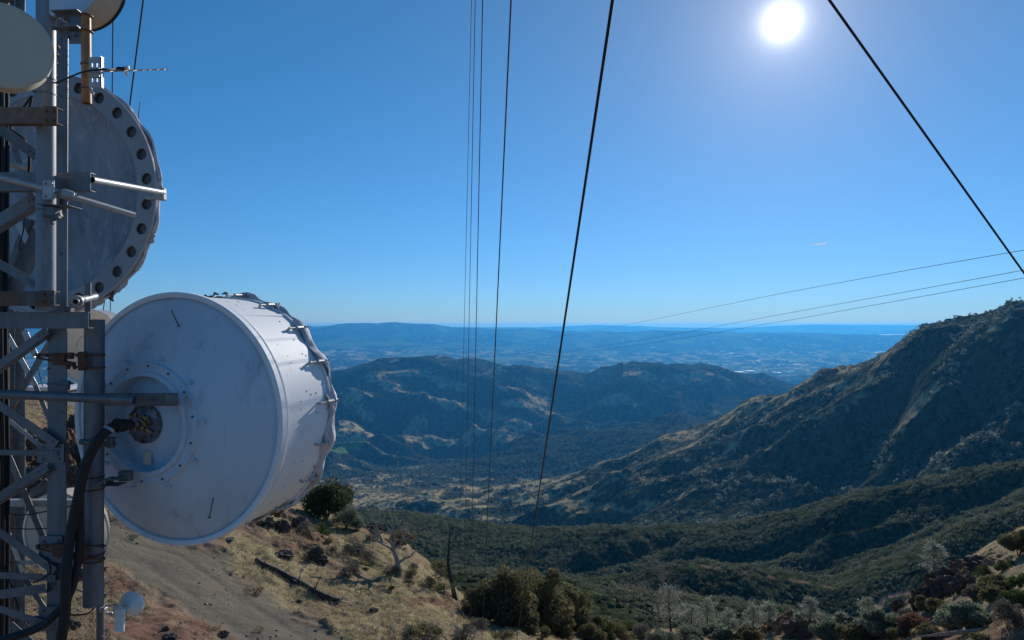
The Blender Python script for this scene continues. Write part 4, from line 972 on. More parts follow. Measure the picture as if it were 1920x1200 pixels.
q = MB(); q.tube([P(192, 1142, 7.72), P(200, 1136, 7.68), P(220, 1134, 7.62)], 0.011, 8); q.box(P(206, 1149, 7.7), (0.08, 0.04, 0.02), None, 0.003); q.box(P(194, 1142, 7.72), (0.07, 0.09, 0.05), None, 0.008); part(q, 'mount_arm', 'galv_light', True, sd)

# ------------------------------------------------------------------ yagi antenna
yg = thing('yagi_antenna', 'small grey yagi antenna on a slotted plate clamped to the ochre pipe', 'antenna', P(165, 165, 6.5))
q = MB(); x0, x1, y0, y1 = 167, 190, 107, 164; Yp = 6.48
def pl(a, b, c, e): q.box(P((a+b)/2, (c+e)/2, Yp), (pxw(b-a, Yp), 0.006, pxw(e-c, Yp)))
for (a, b, c, e) in [(167,173,107,164),(177,182,107,164),(186.5,191,107,164),(173,177,107,118),(173,177,126,147),(173,177,154,164),(182,186.5,107,118),(182,186.5,126,147),(182,186.5,154,164)]: pl(a+0.02, b-0.02, c, e)
q.box(P(191.3, 135.5, Yp+0.02), (0.006, 0.046, pxw(58, Yp))); q.box(P(178, 137, Yp-0.012), (0.11, 0.012, 0.09), None, 0.003)
for x in (170, 186):
    for y in (129, 143): q.bolt(P(x, y, Yp-0.018), (0, -1, 0), 0.009, 0.012)
q.tube([P(170, 166, 6.5), P(172, 174, 6.46), P(176, 175, 6.46)], 0.012, 8)
part(q, 'slotted_plate', 'galv_light', True, yg)
b0 = P(178, 134.5, 6.44); b1 = P(315, 129.5, 7.3)
q = MB(); q.tube([b0, b1], 0.0085, 8); q.tube([P(182, 133, 6.43), P(245, 130.5, 6.85)], 0.006, 6); part(q, 'boom', 'galv_light', True, yg)
bd = (b1-b0).normalized(); ev = Vector((0.10, 0.18, 1)).normalized()
for k, f in enumerate((0.24, 0.42, 0.55, 0.67, 0.76, 0.87, 0.97)):
    p = b0.lerp(b1, f); L = 0.052-0.002*k if k != 2 else 0.06; q = MB(); e2 = (ev*0.45+Vector((-0.35, 1, 0)).normalized()).normalized()
    q.tube([p-e2*L*3, p+e2*L*3], 0.0035, 6); part(q, 'element', 'galv_light', True, yg)
q = MB(); q.box(P(227, 128.5, 6.72), (0.085, 0.03, 0.028), Matrix.Rotation(0.03, 3, 'Y'), 0.006); q.build('feed_box', M['black'], yg)
q = MB(); q.beam(P(234, 124, 6.74), P(238, 142, 6.76), 0.03, 0.02); q.lathe(P(236, 127, 6.76), (1, 0, 0), [(0, 0.0005), (0, 0.018), (0.03, 0.018), (0.035, 0.0005)], 12); part(q, 'feed_clamp', 'white_plastic', True, yg)

# ------------------------------------------------------------------ cables on the tower
def smooth_path(pts, n=12):
    out = []; m = len(pts)
    for i in range(m-1):
        p0, p1, p2, p3 = pts[max(i-1, 0)], pts[i], pts[i+1], pts[min(i+2, m-1)]
        for k in range(n):
            t = k/n; out.append(0.5*((2*p1)+(-p0+p2)*t+(2*p0-5*p1+4*p2-p3)*t*t+(-p0+3*p1-3*p2+p3)*t**3))
    return out+[pts[-1]]
def cable(pts, r, label, m='black', name='cable', cat='cable', group=None, n=10):
    q = MB(); q.tube(smooth_path([P(*p) for p in pts]), r, n); o = q.build(name, M[m], None, True)
    return tag(o, label, cat, group)
cf = cable([(246,797,7.3),(225,795,7.15),(200,808,7.05),(178,835,7.0),(158,880,6.98),(145,940,6.98),(131,1010,6.95),(124,1080,6.9),(122,1150,6.9),(112,1215,6.9),(100,1300,6.9)], 0.052, 'thick black feed cable curving from the drum hub down the tower leg')
q = MB(); q.lathe(P(238, 797, 7.24), (P(205, 803, 7.07)-P(238, 797, 7.24)), [(0, 0.03), (0.02, 0.062), (0.10, 0.066), (0.12, 0.055)], 20); q.lathe(P(222, 797, 7.13), (P(205, 803, 7.07)-P(238, 797, 7.24)), [(0, 0.0005), (0, 0.075), (0.03, 0.075), (0.03, 0.0005)], 12)
q.build('connector', M['black'], cf, True)
q = MB(); q.lathe(P(206, 803, 7.07), (P(190, 822, 7.0)-P(206, 803, 7.07)), [(0, 0.056), (0.0, 0.06), (0.03, 0.06), (0.03, 0.056)], 20); q.build('cable_tie', M['galv_light'], cf, True)
cable([(152,880,7.05),(149,950,7.05),(150,1010,7.02),(145,1060,7.0),(130,1115,6.95),(100,1155,6.9),(60,1182,6.85),(-30,1210,6.8)], 0.042, 'second black feed cable looping left at the foot of the tower')
cable([(103,156,6.9),(130,145,6.6),(155,135,6.45),(185,130.5,6.42),(205,130,6.5),(221,129,6.7)], 0.0085, 'thin black lead running across the ochre pipe to the yagi')
cable([(60,180,7.6),(50,215,7.6),(20,240,7.5),(45,262,7.5),(55,295,7.5),(52,345,7.5)], 0.016, 'looped black cable below the cream antenna')
cable([(0,200,7.6),(25,225,7.5),(45,200,7.5),(58,182,7.4)], 0.012, 'short black cable arc just under the cream antenna')
cable([(45,400,7.9),(44,430,7.9),(37,465,7.9),(52,485,7.9)], 0.007, 'thin black wire dangling among the upper braces')
cable([(0,945,8.3),(30,965,8.3),(80,960,8.3),(150,945,8.3)], 0.008, 'thin black wire sagging across the lower beige antenna')
cable([(15,990,8.3),(60,992,8.3),(110,988,8.3),(165,980,8.3)], 0.007, 'lower thin black wire across the beige antenna')
cable([(5,1055,7.4),(20,1095,7.4),(35,1140,7.4),(60,1190,7.4)], 0.008, 'thin black wire hanging beside the lowest braces')
cable([(88,1045,7.0),(95,1070,6.95),(80,1085,6.95),(62,1092,6.95)], 0.009, 'short black lead bent under the lower rusty clamp')
cable([(181,1134,7.35),(165,1150,7.4),(140,1153,7.4),(122,1150,7.4)], 0.009, 'thin black lead from the pipe foot to the tower leg')
cable([(196,965,7.8),(202,990,7.9),(203,1010,7.9),(197,1035,7.8)], 0.010, 'white lead bowed out beside the conduit pole', 'white_plastic')
cable([(135,1103,7.6),(157,1110,7.6)], 0.009, 'short grey rod with a red band behind the support pipe', 'galv_light')
for i, (x, Y) in enumerate([(-6, 7.7), (-1, 7.75), (4, 7.7), (9, 7.8), (-11, 7.7), (12.5, 7.75)]):
    cable([(x, -60, Y), (x+2, 300, Y), (x-1, 600, Y), (x+3, 900, Y), (x+1, 1300, Y)], 0.017, 'black cable in the upright bundle along the left edge', 'black', 'cable', 'cable', 'cables bundled at the left edge')
cable([(30,195,8.2),(24,260,8.2),(10,320,8.2),(12,400,8.2)], 0.006, 'thin pale wire behind the upper braces', 'galv_light')
cable([(66,640,9.5),(72,690,9.5),(80,725,9.5)], 0.006, 'thin dark wire seen through the tower over the blue hills')

# ------------------------------------------------------------------ guy wires and overhead lines
def guy(pts, r, label, grp=None, m='wire'):
    return cable(pts, r, label, m, 'guy_wire', 'wire', grp, 8)
def guy2(a, b, up, dn, r, label, grp=None):
    """a taut wire through two points, run on past both ends to its mast and its anchor"""
    A, B = P(*a), P(*b); L = (B-A).length; d = (B-A)/L; A2 = A-d*up; B2 = B+d*dn; LL = (B2-A2).length
    pts = [A2.lerp(B2, k/16)+Vector((0, 0, -0.0009*LL*4*(k/16)*(1-k/16))) for k in range(17)]
    q = MB(); q.tube(pts, r, 8); return tag(q.build('guy_wire', M['wire'], None, True), label, 'wire', grp)
guy2((1147,0,5.2), (967,1212,31), 22, 0.6, 0.0145, 'thickest guy wire, crossing the whole picture right of centre')
guy2((958,0,7), (903,1205,30), 22, 0.6, 0.0092, 'second thickest guy wire just left of the thick one')
guy2((905,0,9), (881,1205,30), 22, 0.6, 0.0076, 'thin guy wire, right one of the close trio left of the thick wires')
guy2((891,0,9.5), (868,1205,30), 22, 0.6, 0.0056, 'thin guy wire, middle one of the close trio left of the thick wires')
guy2((884,0,10), (857,1205,30), 22, 0.6, 0.0045, 'faintest guy wire, leftmost of the close trio')
guy2((1562,0,5.2), (1920,505,7.6), 20, 22, 0.0105, 'guy wire slanting down the upper right corner')
guy2((268,0,11), (155,880,33), 20, 2, 0.0135, 'guy wire rising beside the yagi tip to the top edge')
guy2((212,0,12), (203,1010,31), 20, 2, 0.0105, 'thin guy wire left of the one beside the yagi tip')
q = MB(); q.tube([P(262, 190, 9.72), P(258, 235, 9.7), P(254, 300, 9.7)], [0.003, 0.008, 0.012], 8); tag(q.build('whip_antenna', M['wire'], None, True), 'short thin rod showing above the rim of the perforated dish', 'antenna')
def line(pts, a, b, r, label):
    """overhead line on a straight course in plan, x = a*Y + b, sagging as seen"""
    W = [Vector((a*y+b, y, z)) for y, z in ((-40, 3.2), (-12, 2.6), (4, 2.2))]
    pts = pts[::-1]
    for k in range(70):
        px = 1960+(pts[0][0]-1960)*k/69; y = b/((px-960)/F-a); py = float(np.interp(px, [p[0] for p in pts], [p[1] for p in pts])); W.append(Vector((a*y+b, y, -(py-HY)/F*y)))
    q = MB(); q.tube(W, r, 6); return tag(q.build('power_line', M['wire'], None, True), label, 'wire', 'power lines sagging towards the hills')
line([(1960,462),(1700,507),(1460,551),(1200,604),(1000,640),(858,656)], -0.1, 14.4, 0.0072, 'topmost of three power lines crossing the valley view')
line([(1960,499),(1700,547),(1500,583),(1240,631),(1010,669),(900,684)], -0.1, 15.3, 0.0072, 'middle of three power lines crossing the valley view')
line([(1960,514),(1700,561),(1500,597),(1240,641),(985,676),(890,688)], -0.1, 15.6, 0.0072, 'lowest of three power lines crossing the valley view')
# contrail
q = MB(); q.tube([P(1518, 459.5, 30000), P(1530, 458.2, 30000), P(1549, 456.2, 30000)], [4, 22, 26], 8)
mc, nt, b = newmat('contrail_ice'); tl = nt.nodes.new('ShaderNodeBsdfTranslucent'); tl.inputs[0].default_value = (0.95, 0.95, 0.95, 1); nt.links.new(tl.outputs[0], [n for n in nt.nodes if n.type == 'OUTPUT_MATERIAL'][0].inputs[0])
tag(q.build('contrail', mc, None, True), 'short white vapour trail in the sky above the power lines', 'contrail')
# ------------------------------------------------------------------ ground behind and below the viewpoint (closes the hilltop)
uu = np.linspace(-1.6, 1.6, 60); yy = np.concatenate([np.linspace(-90, 0, 24), [2.5, 5.0]])
U, Yg = np.meshgrid(uu, yy); Xg = np.where(Yg > 4.9, U*14*0.98/1.6, U*60*(1-np.clip(Yg/5, 0, 1))+U*14*0.98/1.6*np.clip(Yg/5, 0, 1))
zb_ = terrain(np.clip(Xg.ravel(), -13.7, 13.7), np.full(Xg.size, 5.0)).reshape(Xg.shape)
Zg = zb_+(5-Yg)*0.035+0.0*U
x = Xg.ravel(); y = Yg.ravel(); cov = np.stack([smst(fbm(x/5, y/5, 3, 501), -0.35, 0.25), np.zeros_like(x), smst(fbm(x/9, y/9, 3, 507), 0, 0.4), np.ones_like(x)], 1)
grid_mesh('hilltop_ground', Xg, Yg, Zg, cov, mh)

# ------------------------------------------------------------------ vegetation
def rand_quads(cen, size, rs, flat=0.0, aspect=1.6, tri=False):
    """one small leaf face per centre, random orientation"""
    n = len(cen); a = rs.normal(size=(n, 3)); a[:, 2] *= (1-flat); a /= np.linalg.norm(a, axis=1)[:, None]
    b = rs.normal(size=(n, 3)); b -= a*(a*b).sum(1)[:, None]; b /= np.linalg.norm(b, axis=1)[:, None]
    s = np.asarray(size).reshape(-1, 1)*np.ones((n, 1)); A = a*s*aspect; B = b*s
    if tri: V = np.stack([cen-A*0.5-B*0.5, cen+B*0.7-A*0.3, cen+A*0.8], 1)
    else: V = np.stack([cen-A-B*0.35, cen+B, cen+A+B*0.3, cen-B*0.9], 1)
    k = V.shape[1]; return V.reshape(-1, 3), np.arange(n*k).reshape(n, k)
def crown_points(n, rx, ry, rz, rs, nc=14, low=0.25, csz=0.42):
    """leaf positions gathered in clumps inside an uneven crown; base at z=0"""
    th = rs.uniform(0, 2*np.pi, nc); ph = rs.uniform(-0.15, 1, nc); rad = rs.uniform(0.35, 0.85, nc)
    c = np.stack([np.cos(th)*np.sqrt(1-np.clip(ph, 0, 1)**2)*rad*rx, np.sin(th)*np.sqrt(1-np.clip(ph, 0, 1)**2)*rad*ry, (low+(0.95-low)*ph*rad)*rz], 1)
    k = rs.randint(0, nc, n); d = rs.normal(size=(n, 3)); d /= np.linalg.norm(d, axis=1)[:, None]
    cs = rs.uniform(0.6, 1.25, nc)[k]*csz
    r = (rs.uniform(0, 1, n)**0.35)*cs
    p = c[k]+d*r[:, None]*np.array([rx, ry, rz*0.62]); p[:, 2] = np.maximum(p[:, 2], 0.02*rz+0.02*rs.uniform(size=n)); return p
def branch_tree(base, h, rs, lean=(0, 0), r0=0.1, levels=3, nb=5, up=0.5, spread=0.9, start=0.35, crook=0.12):
    """tapered trunk with crooked limbs; returns MB and twig tips"""
    q = MB(); tips = []
    def grow(p, d, L, r, lev):
        n = 5 if lev < levels else 3; pts = [p]; rs_ = [r]; dd = d.copy()
        for i in range(n):
            dd = (dd+Vector(rs.normal(size=3))*crook*(1+0.5*lev)+Vector((0, 0, 0.06*up))).normalized(); pts.append(pts[-1]+dd*L/n); rs_.append(r*(1-0.8*(i+1)/n))
        q.tube(pts, rs_, 7 if lev == 0 else 5 if lev == 1 else 3, lev == 0)
        if lev >= levels: tips.append(pts[-1]); return
        m = nb if lev == 0 else max(2, nb-lev)
        for i in range(m):
            f = start+(1-start)*(i+rs.uniform(0, 0.9))/m if lev == 0 else rs.uniform(0.25, 0.95); j = min(int(f*n), n-1); b = pts[j].lerp(pts[j+1], f*n-j)
            az = rs.uniform(0, 2*math.pi); o = dd.orthogonal().normalized(); o2 = dd.cross(o)
            nd = (dd*rs.uniform(0.3, 0.8)*up+(o*math.cos(az)+o2*math.sin(az))*spread+Vector((0, 0, 0.25*up))).normalized()
            grow(b, nd, L*rs.uniform(0.38, 0.62)*(1-0.3*f*(lev == 0)), rs_[j]*0.6, lev+1)
        tips.append(pts[-1])
    grow(Vector(base), Vector((lean[0], lean[1], 1)).normalized(), h, r0, 0)
    return q, tips
def shrub(name, label, cat, px, py, wpx, hpx, m, seed, dens=1.0, group=None, y0=14, y1=100, at=None, leaf=0.055, stems='bark', ry=0.9, nc=14, tri=True, csz=0.42, low=0.22):
    g = at or G(px, py, y0, y1)
    if g is None: print('MISS', name, px, py); return None
    rs = np.random.RandomState(seed); Y = g[1]; rx = wpx/F*Y/2; rz = hpx/F*Y
    base = Vector((g[0], g[1], g[2]-0.03)); t = thing(name, label, cat, base, 0, group)
    vol = max(rx*rx*ry*rz, 0.05); n = int(min(9000, max(500, 2600*dens*vol**0.62)))
    p = crown_points(n, rx, rx*ry, rz, rs, nc, low, csz)
    V, Fc = rand_quads(p, leaf*rs.uniform(0.6, 1.4, n)*max(0.7, min(1.7, rx*0.9)), rs, tri=tri)
    mesh_np('foliage', V, Fc, M[m], t, False, local=True)
    q = MB(); ns = 7
    for i in range(ns):
        a = rs.uniform(0, 6.28); e = Vector((math.cos(a)*rx*0.6*rs.uniform(0.2, 1), math.sin(a)*rx*0.6*ry*rs.uniform(0.2, 1), rz*rs.uniform(0.5, 0.85)))
        mid = e*0.45+Vector(rs.normal(size=3))*0.05*rx; mid.z = e.z*0.5
        q.tube([base+Vector((0, 0, -0.1)), base+mid, base+e], [0.035*max(rx, 0.4), 0.022*max(rx, 0.4), 0.006], 5)
    q.build('stems', M[stems], t); return t
def wispy(name, label, px, py, hpx, wpx, m, seed, group=None, trunk='charwood', dens=1.0, y0=14, y1=100, cat='tree', at=None, leaf=0.05, bare=0.2, side=1.0):
    """thin grey pine: straight dark trunk, up-swept limbs, tufts of needles with the view showing through"""
    g = at or G(px, py, y0, y1)
    if g is None: print('MISS', name, px, py); return None
    rs = np.random.RandomState(seed); Y = g[1]; h = hpx/F*Y; w = wpx/F*Y/2; base = Vector((g[0], g[1], g[2]-0.05))
    t = thing(name, label, cat, base, 0, group); q = MB(); tip = base+Vector((rs.uniform(-0.06, 0.06)*h, 0, h))
    q.tube([base, base.lerp(tip, 0.5)+Vector((rs.uniform(-0.02, 0.02)*h, 0, 0)), tip], [0.028*h, 0.017*h, 0.004*h], 7); pts = []
    nb = int(16+h*3)
    for i in range(nb):
        f = bare+(1-bare)*(i+0.5)/nb; a = rs.uniform(0, 6.28); L = w*(1.15-0.75*(f-bare)/(1-bare))*rs.uniform(0.55, 1.1); s0 = base.lerp(tip, f*0.97)
        e = s0+Vector((math.cos(a)*L, math.sin(a)*L*0.8, L*rs.uniform(0.15, 0.55))); mdl = s0.lerp(e, 0.5)+Vector((0, 0, -0.05*L))
        q.tube([s0, mdl, e], [0.007*h, 0.004*h, 0.0015*h], 4)
        for k in range(5):
            c = s0.lerp(e, 0.35+0.65*k/4) if k < 4 else e; cc = np.array(c)+rs.normal(size=3)*0.05*L
            pts.append(cc+rs.normal(size=(int(20*dens), 3))*np.array([0.15, 0.15, 0.09])*w)
    q.build('trunk', M[trunk], t); p = np.concatenate(pts); p -= np.array(base)
    V, Fc = rand_quads(p, leaf*rs.uniform(0.5, 1.3, len(p)), rs, aspect=2.6, tri=True)
    V2 = V; mesh_np('crown', V2, Fc, M[m], t, False, local=True); return t
def rock(name, label, px, py, wpx, hpx, seed, m='rock', group=None, y0=14, y1=100, jag=0.5, sink=0.25, cat='rock', at=None, rot=None):
    g = at or G(px, py, y0, y1)
    if g is None: print('MISS', name, px, py); return None
    rs = np.random.RandomState(seed); Y = g[1]; rx = 0.8*wpx/F*Y/2; rz = 0.72*hpx/F*Y
    nu, nv = 44, 26; V = []; Fc = []
    for j in range(nv+1):
        ph = math.pi*j/nv
        for i in range(nu):
            th = 2*math.pi*i/nu; V.append((math.sin(ph)*math.cos(th), math.sin(ph)*math.sin(th), math.cos(ph)))
    V = np.array(V); s = seed*1.7
    n1 = gn(V[:, 0]*1.6+s+V[:, 2]*1.9, V[:, 1]*1.6-s+V[:, 2]*1.3, seed); n2 = gn(V[:, 0]*4+V[:, 2]*4.5+s, V[:, 1]*4-V[:, 2]*3.7, seed+3); n3 = gn(V[:, 0]*10+V[:, 2]*9, V[:, 1]*10+V[:, 2]*8+s, seed+5)
    st = np.abs(((V[:, 2]*2.3+V[:, 0]*1.1+n1*0.4) % 0.5)-0.25)*1.1
    k = 1+jag*(1.1*n1+0.7*n2+0.35*n3)+jag*0.5*(st-0.12); V = V*k[:, None]; V[:, 2] = np.sign(V[:, 2])*np.abs(V[:, 2])**0.8
    V = V*np.array([rx, rx*0.8, rz/(1-sink)*0.62]); V[:, 2] += rz*0.25
    for j in range(nv):
        for i in range(nu):
            a = j*nu+i; b = j*nu+(i+1) % nu; Fc.append((a, a+nu, b+nu, b))
    V = V+np.array([g[0], g[1], g[2]]); o = mesh_np(name, V, np.array(Fc), M[m]); return tag(o, label, cat, group)

# --- left hillside
oak = shrub('oak_tree', 'dark green oak standing just right of the lower edge of the white drum', 'tree', 612, 974, 104, 80, 'oak', 11, 1.9, leaf=0.06, nc=18, low=0.36)
shrub('grey_shrub', 'pale green leaning shrub tree right behind the dark oak beside the drum', 'tree', 650, 990, 60, 50, 'sage', 12, 1.5, leaf=0.05)
shrub('green_shrub', 'light green bush just below the dark oak on the hillside', 'bush', 603, 1000, 34, 26, 'green', 13, 1.0)
shrub('green_shrub', 'small round green bush on dry grass below the oak', 'bush', 616, 1020, 20, 15, 'olive', 14, 1.0)
GB = [(572,1000,44,30,'upper grey twiggy bush left of the light green bush'),(660,1042,60,40,'broad grey twiggy bush in the middle of the left slope'),(690,1056,48,36,'grey twiggy bush touching the right side of the broad one'),(656,1082,54,42,'round grey bush lowest on the bare slope, above the end of the log'),(622,1040,30,22,'small grey bush left of the broad grey bush'),(700,1012,36,26,'grey bush near the skyline left of the crooked bare tree'),(737,1076,44,30,'grey bush at the foot of the crooked bare tree'),(776,1068,24,18,'little grey bush right of the crooked bare tree'),(560,988,30,22,'faded grey bush close under the drum edge'),(826,1082,30,24,'twiggy grey bush left of the burnt snag')]
for i, (x, y, w_, h_, l) in enumerate(GB): shrub('grey_shrub', l, 'bush', x, y, w_, h_, 'greybush', 30+i, 1.3, 'grey twiggy bushes on the left slope', leaf=0.042, stems='deadwood', csz=0.36)
GR = [(772,1082,34,20,'olive','low dark green bush right of the crooked bare tree'),(767,1094,22,12,'olive','low flat bush on dry grass under the crooked bare tree'),(806,1104,44,30,'olive','dark olive bush left of the burnt snag'),(832,1114,40,26,'olive','dark olive bush at the foot of the burnt snag'),(686,1070,16,9,'green','tiny green tuft on the slope right of the grey bushes'),(733,1106,14,10,'green','tiny green bush on the open dry grass'),(820,1060,60,30,'olive','dark bush on the skyline behind the burnt snag'),(748,1020,60,30,'olive','dark bush behind the trunk of the crooked bare tree')]
for i, (x, y, w_, h_, m, l) in enumerate(GR): shrub('green_shrub', l, 'bush', x, y, w_, h_, m, 60+i, 1.3, 'low green bushes on the left slope', leaf=0.045)
# crooked bare tree
g = G(749, 1078); rs = np.random.RandomState(5)
bt = thing('bare_tree', 'crooked leafless tree on the left slope above the log', 'tree', (g[0], g[1], g[2]-0.05))
S = 1/F*g[1]
def LP(dx, dy, dz=0): return Vector((g[0]+dx*S, g[1]+dz, g[2]+dy*S))
q = MB(); q.tube([LP(0,-3), LP(-2,14), LP(-4,28), LP(-9,42), LP(-12,52)], [0.19, 0.17, 0.15, 0.13, 0.11], 9)
limbs = [[(-8,40),(-18,52),(-30,58),(-42,66)],[(-30,58),(-38,76),(-44,92),(-54,106),(-62,116)],[(-12,50),(-8,62),(-10,76),(-16,92),(-18,108)],[(-10,50),(2,56),(8,66),(4,80),(10,96)],[(-2,22),(8,30),(20,34),(28,42)],[(-12,52),(-18,66),(-14,80),(-24,96)],[(8,66),(20,72),(28,80)],[(-44,92),(-36,98),(-30,108)],[(-10,76),(-2,86),(0,98)],[(4,80),(16,84),(22,94)]]
for i, L in enumerate(limbs):
    dz = rs.uniform(-0.4, 0.4); q.tube([LP(a+rs.uniform(-1, 1), b, dz*k/len(L)) for k, (a, b) in enumerate(L)], [0.09*(1-0.7*k/len(L))*(1 if i < 6 else 0.6) for k in range(len(L))], 6)
    for k in range(5):
        a, b = L[rs.randint(1, len(L))]; d = rs.normal(size=2)*8; q.tube([LP(a, b, dz), LP(a+d[0]*0.5, b+abs(d[1])*0.6, dz+rs.uniform(-0.2, 0.2)), LP(a+d[0]*1.2, b+abs(d[1])*1.4+3, dz+rs.uniform(-0.4, 0.4))], [0.028, 0.018, 0.006], 4)
q.build('trunk_and_limbs', M['deadwood'], bt, True)
# burnt snag
g = G(852, 1121); S = 1/F*g[1]; sn = thing('burnt_snag', 'tall thin burnt dead trunk standing left of the big olive shrub', 'tree', (g[0], g[1], g[2]-0.05))
q = MB(); q.tube([LP(2,-4), LP(-3,20), LP(-8,42), LP(-12,62), LP(-11,84), LP(-10,105), LP(-9,122)], [0.15, 0.13, 0.12, 0.10, 0.075, 0.05, 0.015], 8)
for (a, b, c, d) in [(-11,78,-22,82),(-11,92,-4,96),(-10,100,-18,106),(-9,60,-2,66),(-11,88,-20,93),(-8,46,-16,50),(0,20,8,34)]: q.tube([LP(a, b), LP((a+c)/2, (b+d)/2-1), LP(c, d)], [0.035, 0.02, 0.008], 5)
q.build('trunk', M['charwood'], sn, True)
def deadtree(name, label, px, py, hpx, seed, m='deadwood', lean=(0, 0), nb=7, lev=3, y0=14, y1=100, r=0.02, spread=0.9, group=None, up=0.6):
    g = G(px, py, y0, y1)
    if g is None: print('MISS', name, px, py); return
    h = hpx/F*g[1]; t = thing(name, label, 'tree', (g[0], g[1], g[2]-0.05), 0, group); q, tips = branch_tree((g[0], g[1], g[2]-0.05), h*0.8, np.random.RandomState(seed), lean, r*h+0.01, lev, nb, up, spread, 0.25)
    q.build('trunk_and_limbs', M[m], t); return t
deadtree('bare_tree', 'small pale leafless tree standing above the big olive shrub, right of the thick guy wire', 1232, 1185, 165, 71, 'deadwood', (0.05, 0), 9, 3, 20, 100, 0.012, 0.6)
# big olive shrub group in the centre
BS = [(905,1158,80,72,'left end of the big olive shrub mass, behind the thin guy wires'),(955,1168,120,112,'tall dark shrub in the middle of the olive mass, left of the thick guy wire'),(1012,1172,140,136,'tallest rounded shrub of the olive mass, at the thick guy wire'),(1068,1182,100,92,'shrub on the sunlit right shoulder of the olive mass'),(1118,1195,70,46,'lower right shrub tapering off the olive mass'),(1000,1190,70,46,'front dark shrub at the foot of the olive mass'),(1052,1198,70,46,'dark low shrub at the lower right foot of the olive mass'),(1105,1203,60,38,'small dark shrub at the bottom right of the olive mass')]
for i, (x, y, w_, h_, l) in enumerate(BS): shrub('olive_shrub', l, 'bush', x, y, w_, h_, 'olive', 80+i, 1.9, 'shrubs of the big olive mass', y0=20, leaf=0.06, nc=26, csz=0.34)
for i, (x, y, w_, h_, m, l) in enumerate([(1120,1196,70,34,'green','bright green low bush right below the olive shrub mass'),(1160,1200,60,30,'olive','olive bush at the bottom edge right of the shrub mass'),(1205,1196,50,26,'greybush','grey bush at the bottom edge left of the dark rocks'),(1180,1178,44,20,'green','green bush just above the bottom edge near the dark rocks'),(900,1178,50,26,'greybush','grey brush at the bottom edge below the guy wires'),(800,1196,60,34,'olive','olive bush among the bleached branches at the bottom edge'),(770,1190,40,24,'olive','small olive bush left of the bleached branches'),(870,1196,50,26,'greybush','grey twiggy bush right of the bleached branches'),(1245,1206,60,30,'sage','sage bush at the bottom edge under the tall grey pine'),(1290,1204,60,32,'sage','sage bush between the grey pines at the bottom edge'),(940,1200,60,22,'olive','flat olive bush at the bottom edge under the shrub mass')]):
    shrub('low_bush', l, 'bush', x, y, w_, h_, m, 100+i, 1.5, y0=16, leaf=0.05)
# bleached branches at the bottom edge
for i, (x, y, h_, ln, l) in enumerate([(745,1200,44,(-0.9,0.1),'bleached branch leaning left at the bottom edge'),(775,1204,60,(-0.5,0),'bleached dead branch standing up in the middle of the bottom edge'),(790,1206,52,(0.7,0),'bleached branch leaning right at the bottom edge'),(862,1206,64,(0.1,0),'spreading bleached dead bush right of the other dead branches'),(845,1204,70,(-0.9,0),'long bleached branch reaching up to the left'),(878,1206,50,(0.8,0),'bleached branches leaning out to the right')]):
    deadtree('dead_branch', l, x, y, h_, 120+i, 'deadwood', ln, 6, 3, 14, 60, 0.022, 1.0, 'bleached dead branches at the bottom edge')
# fallen log
a = [G(x, y) for x, y in [(481,1054),(500,1066),(530,1079),(560,1096),(590,1112),(612,1124),(636,1131)]]
lg = thing('fallen_log', 'dark weathered fallen log lying across the left slope', 'log', a[0])
pts = [Vector((p[0], p[1], p[2]+0.10)) for p in a]; q = MB(); q.tube(smooth_path(pts, 5), [0.13-0.04*math.sin(i*0.7)*0.5+0.03*((i*7) % 3)/3 for i in range(31)], 9); q.build('trunk', M['charwood'], lg, True)
for i, (k, dx, dz, ln) in enumerate([(1,-0.3,0.28,0.3),(3,0.15,0.9,0.3),(4,0.3,0.75,0.2),(4,-0.1,0.35,0.25),(5,0.2,0.3,-0.3),(2,-0.5,-0.02,-0.4),(5,0.6,0.05,-0.35),(3,-0.2,0.25,-0.3)]):
    b = pts[k]; q = MB(); q.tube([b, b+Vector((dx*0.4, ln*0.4, dz*0.5)), b+Vector((dx, ln, dz))], [0.04, 0.025, 0.008], 5); q.build('branch', M['deadwood' if i % 2 else 'charwood'], lg)
q = MB(); e = pts[-1]
rs = np.random.RandomState(9)
for i in range(9): d = Vector(rs.normal(size=3)).normalized()*0.3; d.z = abs(d.z)*0.6; q.tube([e, e+d*0.6+Vector((0.1, -0.1, 0)), e+d*1.3+Vector((0.15, -0.15, 0))], [0.05, 0.035, 0.012], 5)
q.build('root_end', M['deadwood'], lg)
# reddish dry weeds and a tuft on the road
shrub('dry_weed', 'reddish dry weed on the gravel road left of the log', 'plant', 478, 1112, 46, 18, 'redbush', 141, 1.0, leaf=0.03, csz=0.3)
shrub('dry_weed', 'pale grassy tuft on the gravel road near the bottom edge', 'plant', 487, 1184, 36, 14, 'drygrass', 142, 1.0, leaf=0.022, csz=0.3)
shrub('low_bush', 'small pale heap of weeds on the gravel right under the drum rim', 'plant', 245, 1008, 34, 9, 'sage', 143, 0.8, leaf=0.03)
